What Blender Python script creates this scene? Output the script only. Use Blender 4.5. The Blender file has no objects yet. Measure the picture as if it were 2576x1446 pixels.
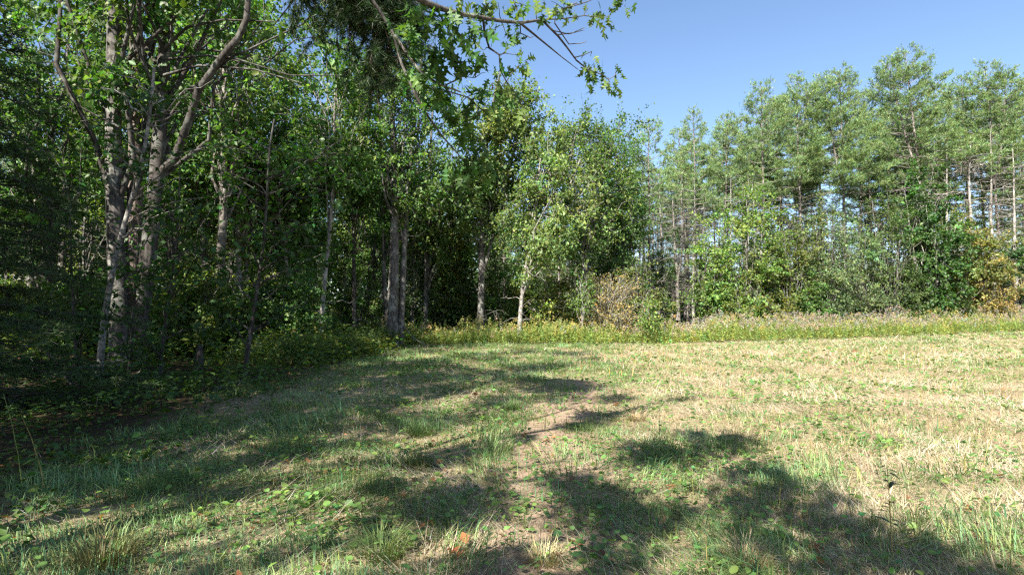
import bpy, math
import numpy as np
from math import radians, pi

S = bpy.context.scene
COL = S.collection
rng = np.random.default_rng(11)

# ------------------------------------------------------------------ camera, sky, sun, exposure
EYE = 1.6
PITCH = radians(2.57)
cam = bpy.data.objects.new('camera', bpy.data.cameras.new('camera'))
COL.objects.link(cam)
cam.location = (0, 0, EYE)
cam.rotation_euler = (radians(90) + PITCH, 0, 0)
cam.data.sensor_width = 36
cam.data.lens = 20.0
cam.data.clip_start = 0.05
cam.data.clip_end = 3000
S.camera = cam

SUN_EL = radians(41)
SUN_DIR = radians(27)            # shadows fall forward, this much to the right
world = bpy.data.worlds.new('World')
S.world = world
world.use_nodes = True
wn = world.node_tree
sky = wn.nodes.new('ShaderNodeTexSky')
sky.sky_type = 'NISHITA'
sky.sun_disc = False
sky.sun_elevation = SUN_EL
sky.sun_rotation = pi + SUN_DIR
sky.altitude = 50
sky.air_density = 1.0
sky.dust_density = 1.0
sky.ozone_density = 3.2
bg = wn.nodes['Background']
bg.inputs['Strength'].default_value = 0.066
wn.links.new(sky.outputs[0], bg.inputs[0])

sun = bpy.data.objects.new('sun', bpy.data.lights.new('sun', 'SUN'))
COL.objects.link(sun)
sun.data.energy = 5.0
sun.data.angle = radians(0.53)
sun.data.color = (1.0, 0.94, 0.83)
# light travels towards (+sin, +cos, -tan el)
sun.rotation_euler = (radians(90) - SUN_EL, 0, -SUN_DIR)
sun.location = (-20, -40, 40)

S.view_settings.view_transform = 'Standard'
S.view_settings.look = 'None'
S.view_settings.gamma = 1.0
S.view_settings.exposure = 1.9
S.view_settings.use_curve_mapping = False
S.cycles.use_denoising = False
S.cycles.max_bounces = 6
S.cycles.diffuse_bounces = 3
S.cycles.transmission_bounces = 4
S.cycles.glossy_bounces = 2
S.cycles.filter_width = 1.3


# ------------------------------------------------------------------ helpers
def at(px, py, d):
    """world point at distance d (metres ahead) on the sight line px, py of the 2576 px wide photograph"""
    u, v = (px - 1288) / 1431.1, (723 - py) / 1431.1
    c, s = math.cos(PITCH), math.sin(PITCH)
    y = c - v * s
    z = s + v * c
    return np.array([u * d / y, d, EYE + z * d / y])


_tabs = {}


def vn(x, y, s, seed=0):
    """value noise 0..1, feature size s"""
    if seed not in _tabs:
        _tabs[seed] = np.random.default_rng(1000 + seed).random((256, 256))
    t = _tabs[seed]
    x = np.asarray(x, float) / s + 91.3
    y = np.asarray(y, float) / s + 47.7
    xi, yi = np.floor(x).astype(int), np.floor(y).astype(int)
    fx, fy = x - xi, y - yi
    fx, fy = fx * fx * (3 - 2 * fx), fy * fy * (3 - 2 * fy)
    g = lambda a, b: t[a % 256, b % 256]
    return (g(xi, yi) * (1 - fx) + g(xi + 1, yi) * fx) * (1 - fy) + (g(xi, yi + 1) * (1 - fx) + g(xi + 1, yi + 1) * fx) * fy


def sstep(a, b, x):
    t = np.clip((np.asarray(x, float) - a) / (b - a), 0, 1)
    return t * t * (3 - 2 * t)


def gh(x, y):
    """ground height"""
    x = np.asarray(x, float)
    y = np.asarray(y, float)
    h = 0.05 * (vn(x, y, 1.0, 1) - .5) + 0.10 * (vn(x, y, 3.3, 2) - .5)
    h = h + 0.25 * (vn(x, y, 14, 3) - .5) * sstep(10, 40, y)
    h = h + 0.3 * sstep(15, 40, x) + 0.25 * sstep(-6, -14, x) * sstep(8, 20, y)
    return h


def field_far(x):
    return np.interp(x, [-12, -8, -5, 4, 9, 22, 35, 60], [22, 24, 28, 28.5, 30.5, 34.5, 39, 46])


def field_left(y):
    return np.interp(y, [0, 4, 6.5, 13, 20, 28], [-3.2, -3.8, -4.6, -5.4, -5.4, -5.2])


def path_d(x, y):
    xp = np.interp(y, [2, 3.5, 5.5, 7.8, 10, 13, 16], [.1, .28, .32, .5, .9, 1.75, 2.2])
    return np.abs(x - xp + .5 * (vn(x, y, .8, 22) - .5))


def unit(v):
    return v / np.maximum(np.linalg.norm(v, axis=-1, keepdims=True), 1e-9)


class MB:
    """collects triangles and quads with a colour per vertex; build() links them as one mesh object"""

    def __init__(self):
        self.v, self.t, self.q, self.c, self.n = [], [], [], [], 0

    def add(self, V, T=None, Q=None, C=(1, 1, 1)):
        V = np.asarray(V, float).reshape(-1, 3)
        if T is not None and len(T):
            self.t.append(np.asarray(T, np.int64).reshape(-1, 3) + self.n)
        if Q is not None and len(Q):
            self.q.append(np.asarray(Q, np.int64).reshape(-1, 4) + self.n)
        C = np.asarray(C, float)
        if C.ndim == 1:
            C = np.repeat(C[None], len(V), 0)
        self.v.append(V)
        self.c.append(C)
        self.n += len(V)

    def tube(self, P, R, n=6, C=(1, 1, 1), cap=False):
        P = np.asarray(P, float)
        R = np.asarray(R, float)
        T = unit(np.gradient(P, axis=0))
        m = np.abs(T.mean(0))
        ref = np.eye(3)[int(np.argmin(m))]
        A = unit(np.cross(T, ref))
        B = np.cross(T, A)
        a = np.arange(n) * 2 * pi / n
        V = P[:, None] + R[:, None, None] * (A[:, None] * np.cos(a)[None, :, None] + B[:, None] * np.sin(a)[None, :, None])
        k = len(P)
        i = np.arange(k - 1)[:, None] * n
        j = np.arange(n)[None]
        j2 = (j + 1) % n
        Q = np.stack([i + j, i + j2, i + n + j2, i + n + j], -1).reshape(-1, 4)
        V = V.reshape(-1, 3)
        T_ = []
        if cap:
            for base, p, fl in ((0, P[0], 1), ((k - 1) * n, P[-1], 0)):
                V = np.vstack([V, p[None]])
                c = len(V) - 1
                for q in range(n):
                    e = (base + q, base + (q + 1) % n)
                    T_.append((c, e[1], e[0]) if fl else (c, e[0], e[1]))
        self.add(V, T_ or None, Q, C)

    def leaves(self, P, D, N, L, W, C, fold=.18, droop=.12, round_=False):
        n = len(P)
        if n == 0:
            return
        L = np.broadcast_to(L, (n,))[:, None]
        W = np.broadcast_to(W, (n,))[:, None]
        D = unit(D)
        Sd = unit(np.cross(D, N))
        N2 = np.cross(Sd, D)
        if round_:
            V = np.empty((n, 7, 3))
            V[:, 0] = P
            for i, (u, w) in enumerate(((.12, .62), (.55, .95), (.88, .5))):
                V[:, 1 + i] = P + D * L * u + Sd * W * .5 * w + N2 * (fold * W * w - droop * L * u * u)
                V[:, 6 - i] = P + D * L * u - Sd * W * .5 * w + N2 * (fold * W * w - droop * L * u * u)
            tip = (P + D * L - N2 * droop * L)[:, None]
            V = np.concatenate([V, tip], 1)
            b = np.arange(n)[:, None] * 8
            T = np.concatenate([b + [0, 1, 2], b + [0, 2, 3], b + [0, 3, 7], b + [0, 7, 4], b + [0, 4, 5], b + [0, 5, 6]])
            self.add(V.reshape(-1, 3), T, None, np.repeat(C, 8, 0))
            return
        V = np.empty((n, 4, 3))
        V[:, 0] = P
        V[:, 1] = P + D * L * .45 + Sd * W * .5 + N2 * fold * W
        V[:, 2] = P + D * L - N2 * droop * L
        V[:, 3] = P + D * L * .45 - Sd * W * .5 + N2 * fold * W
        b = np.arange(n)[:, None] * 4
        T = np.concatenate([b + [0, 1, 2], b + [0, 2, 3]])
        self.add(V.reshape(-1, 3), T, None, np.repeat(C, 4, 0))

    def needles(self, P, D, L, W, C, rs):
        n = len(P)
        D = unit(D)
        Sd = unit(np.cross(D, rs.normal(size=(n, 3))))
        V = np.empty((n, 3, 3))
        L = np.broadcast_to(L, (n,))[:, None]
        V[:, 0] = P + Sd * W * .5
        V[:, 1] = P - Sd * W * .5
        V[:, 2] = P + D * L
        self.add(V.reshape(-1, 3), np.arange(n * 3).reshape(-1, 3), None, np.repeat(C, 3, 0))

    def blades(self, P, H, lean, L, W, C, bend=.5, lod=0):
        """grass blades: base P, heading H, lean from vertical (rad), length, width"""
        n = len(P)
        L = np.broadcast_to(L, (n,))[:, None]
        W = np.broadcast_to(W, (n,))[:, None]
        lean = np.broadcast_to(lean, (n,))[:, None]
        bend = np.broadcast_to(bend, (n,))[:, None]
        F = np.stack([np.cos(H), np.sin(H), 0 * H], -1)
        Sd = np.stack([-np.sin(H), np.cos(H), 0 * H], -1)
        up = np.array([0, 0, 1.])
        d1 = F * np.sin(lean) + up * np.cos(lean)
        l2 = lean + bend
        d2 = F * np.sin(l2) + up * np.cos(l2)
        mid = P + d1 * L * .55
        tip = mid + d2 * L * .45
        if lod:
            V = np.stack([P - Sd * W * .5, P + Sd * W * .5, tip], 1)
            self.add(V.reshape(-1, 3), np.arange(3 * n).reshape(-1, 3), None, np.repeat(C, 3, 0))
        else:
            V = np.stack([P - Sd * W * .5, P + Sd * W * .5, mid + Sd * W * .38, mid - Sd * W * .38, tip], 1)
            b = np.arange(n)[:, None] * 5
            self.add(V.reshape(-1, 3), b + [3, 2, 4], b + [0, 1, 2, 3], np.repeat(C, 5, 0))

    def mesh(self, name, mat, smooth=False):
        me = bpy.data.meshes.new(name)
        V = np.concatenate(self.v)
        T = np.concatenate(self.t) if self.t else np.zeros((0, 3), np.int64)
        Q = np.concatenate(self.q) if self.q else np.zeros((0, 4), np.int64)
        me.vertices.add(len(V))
        me.vertices.foreach_set('co', V.astype(np.float32).ravel())
        loops = np.concatenate([T.ravel(), Q.ravel()]).astype(np.int32)
        me.loops.add(len(loops))
        me.loops.foreach_set('vertex_index', loops)
        npoly = len(T) + len(Q)
        me.polygons.add(npoly)
        start = np.concatenate([np.arange(len(T)) * 3, len(T) * 3 + np.arange(len(Q)) * 4]).astype(np.int32)
        me.polygons.foreach_set('loop_start', start)
        me.update(calc_edges=True)
        if smooth:
            me.polygons.foreach_set('use_smooth', np.ones(npoly, bool))
        a = me.color_attributes.new('col', 'FLOAT_COLOR', 'POINT')
        Cc = np.concatenate(self.c)
        a.data.foreach_set('color', np.concatenate([Cc, np.ones((len(Cc), 1))], 1).astype(np.float32).ravel())
        me.materials.append(mat)
        return me

    def build(self, name, mat, parent=None, kind=None, smooth=False):
        o = bpy.data.objects.new(name, self.mesh(name, mat, smooth))
        COL.objects.link(o)
        o.parent = parent
        if kind:
            o['kind'] = kind
        return o


def tag(o, label, cat, group=None, kind=None):
    if label:
        o['label'] = label
    if cat:
        o['category'] = cat
    if group:
        o['group'] = group
    if kind:
        o['kind'] = kind
    return o


def empty(name, loc, label, cat, group=None, rz=0.0, sc=1.0):
    o = bpy.data.objects.new(name, None)
    COL.objects.link(o)
    o.location = tuple(float(q) for q in loc)
    o.rotation_euler = (0, 0, float(rz))
    o.scale = (float(sc),) * 3
    o.empty_display_size = .2
    return tag(o, label, cat, group)


def copy_tree(src, loc, rz=0.0, sc=1.0, label=None, group=None):
    r = src.copy()
    COL.objects.link(r)
    r.location = tuple(float(q) for q in loc)
    r.rotation_euler = (0, 0, float(rz))
    r.scale = tuple(float(q) for q in (sc if hasattr(sc, '__len__') else (sc,) * 3))
    if label:
        r['label'] = label
    if group:
        r['group'] = group
    for ch in list(src.children):
        c = ch.copy()
        COL.objects.link(c)
        c.parent = r
        for g in list(ch.children):
            d = g.copy()
            COL.objects.link(d)
            d.parent = c
    return r


# ------------------------------------------------------------------ materials
def mat_new(name):
    m = bpy.data.materials.new(name)
    m.use_nodes = True
    return m, m.node_tree.nodes, m.node_tree.links


def mat_leaf(name, trans=.35, rough=.45, tcol=(1.35, 1.45, .5), spec=.5, rnd=.0, base=None):
    m, N, Lk = mat_new(name)
    p = N['Principled BSDF']
    if base is None:
        a = N.new('ShaderNodeAttribute')
        a.attribute_name = 'col'
        src = a.outputs['Color']
    else:
        r_ = N.new('ShaderNodeRGB')
        r_.outputs[0].default_value = (*base, 1)
        src = r_.outputs[0]
    if rnd:
        oi = N.new('ShaderNodeObjectInfo')
        mr = N.new('ShaderNodeMapRange')
        mr.inputs[3].default_value = 1 - rnd
        mr.inputs[4].default_value = 1 + rnd
        Lk.new(oi.outputs['Random'], mr.inputs[0])
        hs = N.new('ShaderNodeHueSaturation')
        Lk.new(src, hs.inputs['Color'])
        Lk.new(mr.outputs[0], hs.inputs['Value'])
        src = hs.outputs[0]
    Lk.new(src, p.inputs['Base Color'])
    p.inputs['Roughness'].default_value = rough
    p.inputs['Specular IOR Level'].default_value = spec
    if trans > 0:
        tr = N.new('ShaderNodeBsdfTranslucent')
        mu = N.new('ShaderNodeVectorMath')
        mu.operation = 'MULTIPLY'
        Lk.new(src, mu.inputs[0])
        mu.inputs[1].default_value = tcol
        Lk.new(mu.outputs[0], tr.inputs['Color'])
        mx = N.new('ShaderNodeMixShader')
        mx.inputs[0].default_value = trans
        Lk.new(p.outputs[0], mx.inputs[1])
        Lk.new(tr.outputs[0], mx.inputs[2])
        Lk.new(mx.outputs[0], N['Material Output'].inputs['Surface'])
    return m


def mat_bark(name, dark, light, lichen=None, scale=6.0, zs=.25, bump=.5):
    m, N, Lk = mat_new(name)
    p = N['Principled BSDF']
    p.inputs['Roughness'].default_value = .9
    p.inputs['Specular IOR Level'].default_value = .2
    tc = N.new('ShaderNodeTexCoord')
    mp = N.new('ShaderNodeMapping')
    mp.inputs['Scale'].default_value = (1, 1, zs)
    Lk.new(tc.outputs['Object'], mp.inputs[0])
    n1 = N.new('ShaderNodeTexNoise')
    n1.inputs['Scale'].default_value = scale * 3
    n1.inputs['Detail'].default_value = 6
    n1.inputs['Roughness'].default_value = .65
    Lk.new(mp.outputs[0], n1.inputs['Vector'])
    cr = N.new('ShaderNodeValToRGB')
    cr.color_ramp.elements[0].position = .38
    cr.color_ramp.elements[1].position = .64
    cr.color_ramp.elements[0].color = (*dark, 1)
    cr.color_ramp.elements[1].color = (*light, 1)
    Lk.new(n1.outputs['Fac'], cr.inputs[0])
    src = cr.outputs[0]
    if lichen:
        n2 = N.new('ShaderNodeTexNoise')
        n2.inputs['Scale'].default_value = scale * .55
        n2.inputs['Detail'].default_value = 8
        n2.inputs['Roughness'].default_value = .7
        Lk.new(tc.outputs['Object'], n2.inputs['Vector'])
        c2 = N.new('ShaderNodeValToRGB')
        c2.color_ramp.elements[0].position = .50
        c2.color_ramp.elements[1].position = .60
        Lk.new(n2.outputs['Fac'], c2.inputs[0])
        mx = N.new('ShaderNodeMixRGB')
        Lk.new(c2.outputs[0], mx.inputs[0])
        Lk.new(src, mx.inputs[1])
        mx.inputs[2].default_value = (*lichen, 1)
        src = mx.outputs[0]
    Lk.new(src, p.inputs['Base Color'])
    b = N.new('ShaderNodeBump')
    b.inputs['Strength'].default_value = bump
    b.inputs['Distance'].default_value = .03
    Lk.new(n1.outputs['Fac'], b.inputs['Height'])
    Lk.new(b.outputs[0], p.inputs['Normal'])
    return m


M_LEAF = mat_leaf('leaf_green', trans=.42, rough=.5, spec=.38, tcol=(1.35, 1.6, .5))
M_NEEDLE = mat_leaf('pine_needle', trans=.25, rough=.5, tcol=(1.2, 1.3, .5), spec=.4)
M_GRASS = mat_leaf('grass_blade', trans=.3, rough=.55, tcol=(1.2, 1.2, .6), spec=.3)
M_OAK = mat_leaf('oak_leaf_green', trans=.4, rough=.5, spec=.35, rnd=.4, base=(.045, .105, .022))
M_OAKY = mat_leaf('oak_leaf_pale', trans=.45, rough=.5, spec=.35, rnd=.3, base=(.115, .175, .042))
M_BROWN = mat_leaf('dead_leaf_brown', trans=.25, rough=.6, tcol=(1.3, 1, .6), spec=.3, rnd=.3, base=(.20, .075, .032))
M_MAPLE = mat_leaf('sapling_leaf', trans=.4, rough=.42, spec=.45, rnd=.35, base=(.035, .085, .018))

B_GREY = mat_bark('bark_grey', (.035, .032, .03), (.12, .11, .10), (.21, .21, .19), 5)
B_PINE = mat_bark('bark_pine', (.05, .042, .037), (.16, .14, .122), (.24, .225, .205), 6)
B_DARK = mat_bark('bark_dark', (.022, .019, .017), (.075, .066, .06), (.11, .11, .10), 5)
B_PALE = mat_bark('bark_pale', (.09, .082, .074), (.25, .232, .21), (.34, .325, .30), 5, .6)
B_DEAD = mat_bark('dead_wood', (.09, .08, .072), (.25, .23, .205), None, 8)
B_SAPL = mat_bark('bark_sapling', (.11, .102, .095), (.26, .245, .225), (.35, .34, .32), 6, .5)
B_RED = mat_bark('bark_furrowed', (.05, .04, .034), (.20, .16, .135), None, 7, .18, 1.0)


# ------------------------------------------------------------------ ground
def axis(lo, hi, fine_lo, fine_hi, f, c):
    a = np.arange(fine_lo, fine_hi, f)
    right = [fine_hi]
    s = f
    while right[-1] < hi:
        s = min(s * 1.12, c if right[-1] < 90 else 80)
        right.append(right[-1] + s)
    left = [fine_lo - f]
    s = f
    while left[-1] > lo:
        s = min(s * 1.12, c if left[-1] > -90 else 80)
        left.append(left[-1] - s)
    return np.array(left[::-1] + list(a) + right)


gx_, gy_ = axis(-900, 900, -9, 12, .32, 2.2), axis(-300, 1200, 1.5, 16, .32, 2.2)
XX, YY = np.meshgrid(gx_, gy_)
ZZ = gh(XX, YY)
nx, ny = len(gx_), len(gy_)
idx = np.arange(nx * ny).reshape(ny, nx)
gm = MB()
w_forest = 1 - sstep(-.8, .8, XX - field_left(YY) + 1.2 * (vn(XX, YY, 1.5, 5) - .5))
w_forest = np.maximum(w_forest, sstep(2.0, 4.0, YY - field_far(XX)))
w_path = .85 * (1 - sstep(.1, .75, path_d(XX, YY) + .5 * (vn(XX, YY, .5, 38) - .5))) * sstep(15, 12, YY) * (YY > 1)
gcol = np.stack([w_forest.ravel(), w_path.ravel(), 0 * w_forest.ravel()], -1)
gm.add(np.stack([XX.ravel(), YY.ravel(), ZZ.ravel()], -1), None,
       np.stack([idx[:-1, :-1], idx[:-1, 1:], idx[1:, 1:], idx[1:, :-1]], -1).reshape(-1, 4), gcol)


def ground_mat():
    m, N, Lk = mat_new('field_soil')
    p = N['Principled BSDF']
    p.inputs['Roughness'].default_value = .95
    p.inputs['Specular IOR Level'].default_value = .1
    g = N.new('ShaderNodeNewGeometry')

    def noise(s, d, r=.6):
        n = N.new('ShaderNodeTexNoise')
        n.inputs['Scale'].default_value = s
        n.inputs['Detail'].default_value = d
        n.inputs['Roughness'].default_value = r
        Lk.new(g.outputs['Position'], n.inputs['Vector'])
        return n

    def ramp(n, stops):
        c = N.new('ShaderNodeValToRGB')
        e = c.color_ramp.elements
        e[0].position, e[0].color = stops[0][0], (*stops[0][1], 1)
        e[1].position, e[1].color = stops[-1][0], (*stops[-1][1], 1)
        for s_, c_ in stops[1:-1]:
            q = e.new(s_)
            q.color = (*c_, 1)
        Lk.new(n.outputs['Fac'], c.inputs[0])
        return c

    fine = noise(38, 7, .75)
    litter = ramp(fine, [(.3, (.085, .062, .038)), (.46, (.21, .16, .10)), (.6, (.335, .275, .175)), (.75, (.45, .38, .25))])
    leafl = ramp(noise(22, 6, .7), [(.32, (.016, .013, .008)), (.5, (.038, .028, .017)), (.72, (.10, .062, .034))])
    a = N.new('ShaderNodeAttribute')
    a.attribute_name = 'col'
    sp = N.new('ShaderNodeSeparateColor')
    Lk.new(a.outputs['Color'], sp.inputs[0])
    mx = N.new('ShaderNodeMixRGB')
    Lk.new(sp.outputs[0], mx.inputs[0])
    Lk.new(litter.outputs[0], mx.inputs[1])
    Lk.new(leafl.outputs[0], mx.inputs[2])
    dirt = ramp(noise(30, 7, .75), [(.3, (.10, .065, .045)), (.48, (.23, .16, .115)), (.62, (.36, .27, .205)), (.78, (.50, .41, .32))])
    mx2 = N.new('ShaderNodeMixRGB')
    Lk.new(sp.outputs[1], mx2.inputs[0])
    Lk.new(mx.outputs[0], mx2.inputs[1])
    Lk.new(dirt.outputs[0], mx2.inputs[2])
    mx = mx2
    big = noise(.9, 4)
    hs = N.new('ShaderNodeHueSaturation')
    mr = N.new('ShaderNodeMapRange')
    mr.inputs[1].default_value, mr.inputs[2].default_value = .3, .7
    mr.inputs[3].default_value, mr.inputs[4].default_value = .75, 1.2
    Lk.new(big.outputs['Fac'], mr.inputs[0])
    Lk.new(mr.outputs[0], hs.inputs['Value'])
    Lk.new(mx.outputs[0], hs.inputs['Color'])
    Lk.new(hs.outputs[0], p.inputs['Base Color'])
    b = N.new('ShaderNodeBump')
    b.inputs['Strength'].default_value = .8
    b.inputs['Distance'].default_value = .02
    Lk.new(fine.outputs['Fac'], b.inputs['Height'])
    Lk.new(b.outputs[0], p.inputs['Normal'])
    return m


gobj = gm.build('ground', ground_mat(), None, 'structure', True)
tag(gobj, 'rough mown field of straw and soil running to the woods', 'ground')


# ------------------------------------------------------------------ tree makers
def palette(rs, n, base, vv=.28, hue=.15):
    base = np.asarray(base, float)
    v = np.exp(rs.normal(0, vv, n))[:, None]
    h = rs.normal(0, hue, n)[:, None]
    c = base[None] * v
    c[:, 0:1] *= (1 + h)
    c[:, 2:3] *= (1 - .5 * h)
    return np.clip(c, .004, .7)


def curve(a, b, dirn, k=6, wob=.0, rs=None):
    """a quadratic curve from a to b that leaves a along dirn"""
    a, b, dirn = (np.asarray(q, float) for q in (a, b, dirn))
    L = np.linalg.norm(b - a)
    c = a + unit(dirn) * L * .5
    t = np.linspace(0, 1, k)[:, None]
    P = (1 - t) ** 2 * a + 2 * t * (1 - t) * c + t * t * b
    if wob and rs is not None:
        P[1:-1] += rs.normal(0, wob * L, (k - 2, 3))
    return P


def on_path(P, R, t):
    s = t * (len(P) - 1)
    i = min(int(s), len(P) - 2)
    f = s - i
    return P[i] * (1 - f) + P[i + 1] * f, R[i] * (1 - f) + R[i + 1] * f


def leafy(root, rs, stems, cc, cr, nprim=26, nsec=7, nleaf=26, leaf=.12, col=(.05, .10, .022), bark=B_GREY,
          zlow=.3, spread=.28, vv=.25, gap=.25, twigs=True, dead=0, up=.35, trunk_name='trunk', limbs=False, sides=8, hang=0., barks=None):
    """stems: list of (points, radii). cc, cr: centre and radii of the crown's ellipsoid, all local to root."""
    cc, cr = np.asarray(cc, float), np.asarray(cr, float)
    for i_, (P, R) in enumerate(stems):
        tb = MB()
        tb.tube(P, R, sides)
        tb.build(trunk_name, barks[i_] if barks else bark, root, None, True)
    br = MB()
    lp, ln, lc = [], [], []
    for k in range(nprim):
        P, R = stems[rs.integers(len(stems))]
        for _ in range(8):
            t = rs.uniform(zlow, 1)
            a, ra = on_path(P, R, t)
            d = unit(rs.normal(size=3))
            b = cc + d * cr * rs.uniform(.55, 1.0)
            if b[2] > a[2] - .25 * cr[2] and np.linalg.norm((b - a)[:2]) < 1.5 * max(cr[0], cr[1]):
                break
        L = np.linalg.norm(b - a)
        Pb = curve(a, b, unit(b - a) + np.array([0, 0, up]), 6, .03, rs)
        r0 = min(ra * .45, .009 * L + .012)
        Rb = np.linspace(r0, .009, 6)
        tgt = br
        if limbs and r0 > .06:
            lb = MB()
            lb.tube(Pb, Rb, 6)
            lb.build('limb', B_DARK if barks else bark, root, None, True)
        else:
            br.tube(Pb, Rb, 5)
        den = rs.uniform(gap, 1.5)
        hue = rs.normal(0, .10)
        val = np.exp(rs.normal(0, .18))
        for s_ in range(nsec):
            t2 = rs.uniform(.3, 1)
            a2, r2 = on_path(Pb, Rb, t2)
            od = unit((a2 - cc) / cr) * .5 + rs.normal(0, .65, 3) + np.array([0, 0, .15 - hang])
            L2 = (rs.uniform(.35, 1.0) * (.22 * (cr[0] + cr[2]) * .9 + .25))
            b2 = a2 + unit(od) * L2
            P2 = curve(a2, b2, unit(b2 - a2) + np.array([0, 0, .3]), 4, .04, rs)
            if twigs:
                br.tube(P2, np.linspace(min(r2 * .7, .016), .004, 4), 3)
            m = int(nleaf * 1.5 * den * rs.uniform(.4, 1.6))
            if m < 1:
                continue
            tt = rs.uniform(.15, 1.1, m)
            i = np.clip((tt * 3).astype(int), 0, 2)
            f = (tt * 3 - i)[:, None]
            p = P2[i] * (1 - f) + P2[i + 1] * f + rs.normal(0, spread * .55, (m, 3)) * np.array([1, 1, .7])
            lp.append(p)
            ln.append(np.repeat((p.mean(0) - cc)[None] / cr, m, 0))
            c = palette(rs, m, col, vv)
            c *= val
            c[:, 0] *= 1 + hue
            lc.append(c)
    for k in range(dead):
        P, R = stems[rs.integers(len(stems))]
        a, ra = on_path(P, R, rs.uniform(.12, zlow + .2))
        az = rs.uniform(0, 2 * pi)
        L = rs.uniform(.5, 2.0)
        b = a + np.array([math.cos(az) * L, math.sin(az) * L, rs.uniform(-.4, .4) * L])
        Pb = curve(a, b, unit(b - a) + np.array([0, 0, .3]), 5, .05, rs)
        br.tube(Pb, np.linspace(min(.022, ra * .5), .005, 5), 4)
        for q in range(3):
            a2, _ = on_path(Pb, np.ones(5), rs.uniform(.4, .95))
            b2 = a2 + rs.normal(0, .28, 3)
            br.tube(np.array([a2, (a2 + b2) / 2 + rs.normal(0, .03, 3), b2]), [.008, .006, .003], 3)
    if br.n:
        br.build('twig', bark, root, 'stuff', True)
    if lp:
        p, o, c = np.concatenate(lp), np.concatenate(ln), np.concatenate(lc)
        n = len(p)
        N = unit(rs.normal(0, .6, (n, 3)) + unit(o) * .45 + np.array([0, 0, .75]))
        D = unit(rs.normal(0, 1, (n, 3)) + unit(o) * .5 + np.array([0, 0, -.35 - hang]))
        Ls = leaf * 1.12 * np.exp(rs.normal(0, .22, n))
        lf = MB()
        lf.leaves(p, D, N, Ls, Ls * rs.uniform(.5, .85, n), c)
        lf.build('crown', M_LEAF, root, 'stuff')
    return root


def stem(pts, r0, r1, flare=1.35):
    P = np.asarray(pts, float)
    # resample with a little wobble
    k = max(7, len(P) * 2)
    s = np.concatenate([[0], np.cumsum(np.linalg.norm(np.diff(P, axis=0), axis=1))])
    t = np.linspace(0, s[-1], k)
    Q = np.stack([np.interp(t, s, P[:, i]) for i in range(3)], -1)
    sm = Q.copy()
    sm[1:-1] = (Q[:-2] + 2 * Q[1:-1] + Q[2:]) / 4
    R = r0 + (r1 - r0) * (t / s[-1]) ** .85
    base = sm[0] + (sm[1] - sm[0]) * np.array([0, .12, .35, .65])[:, None]
    Rb = r0 * np.array([flare, 1 + (flare - 1) * .45, 1 + (flare - 1) * .12, 1.0])
    base[0, 2] -= .15
    return np.vstack([base, sm[1:]]), np.concatenate([Rb, R[1:]])


def px_stem(pts, d, base, r0, r1, flare=1.35, dd=None):
    P = []
    for i, q in enumerate(pts):
        dq = d if len(q) == 2 else q[2]
        P.append(at(q[0], q[1], dq) - base)
    return stem(P, r0, r1, flare)


def ground_at(px, d):
    x = at(px, 787, d)[0]
    return np.array([x, d, float(gh(x, d))])


def tufts(mb, rs, P, D, n, L, W, col, vv=.22, spread=.6):
    k = len(P)
    PP = np.repeat(P, n, 0)
    DD = unit(np.repeat(unit(D), n, 0) + rs.normal(0, spread, (k * n, 3)) * .8)
    c = np.repeat(palette(rs, k, col, vv), n, 0) * np.exp(rs.normal(0, .12, k * n))[:, None]
    mb.needles(PP, DD, L * rs.uniform(.7, 1.2, k * n), W, c, rs)


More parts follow.
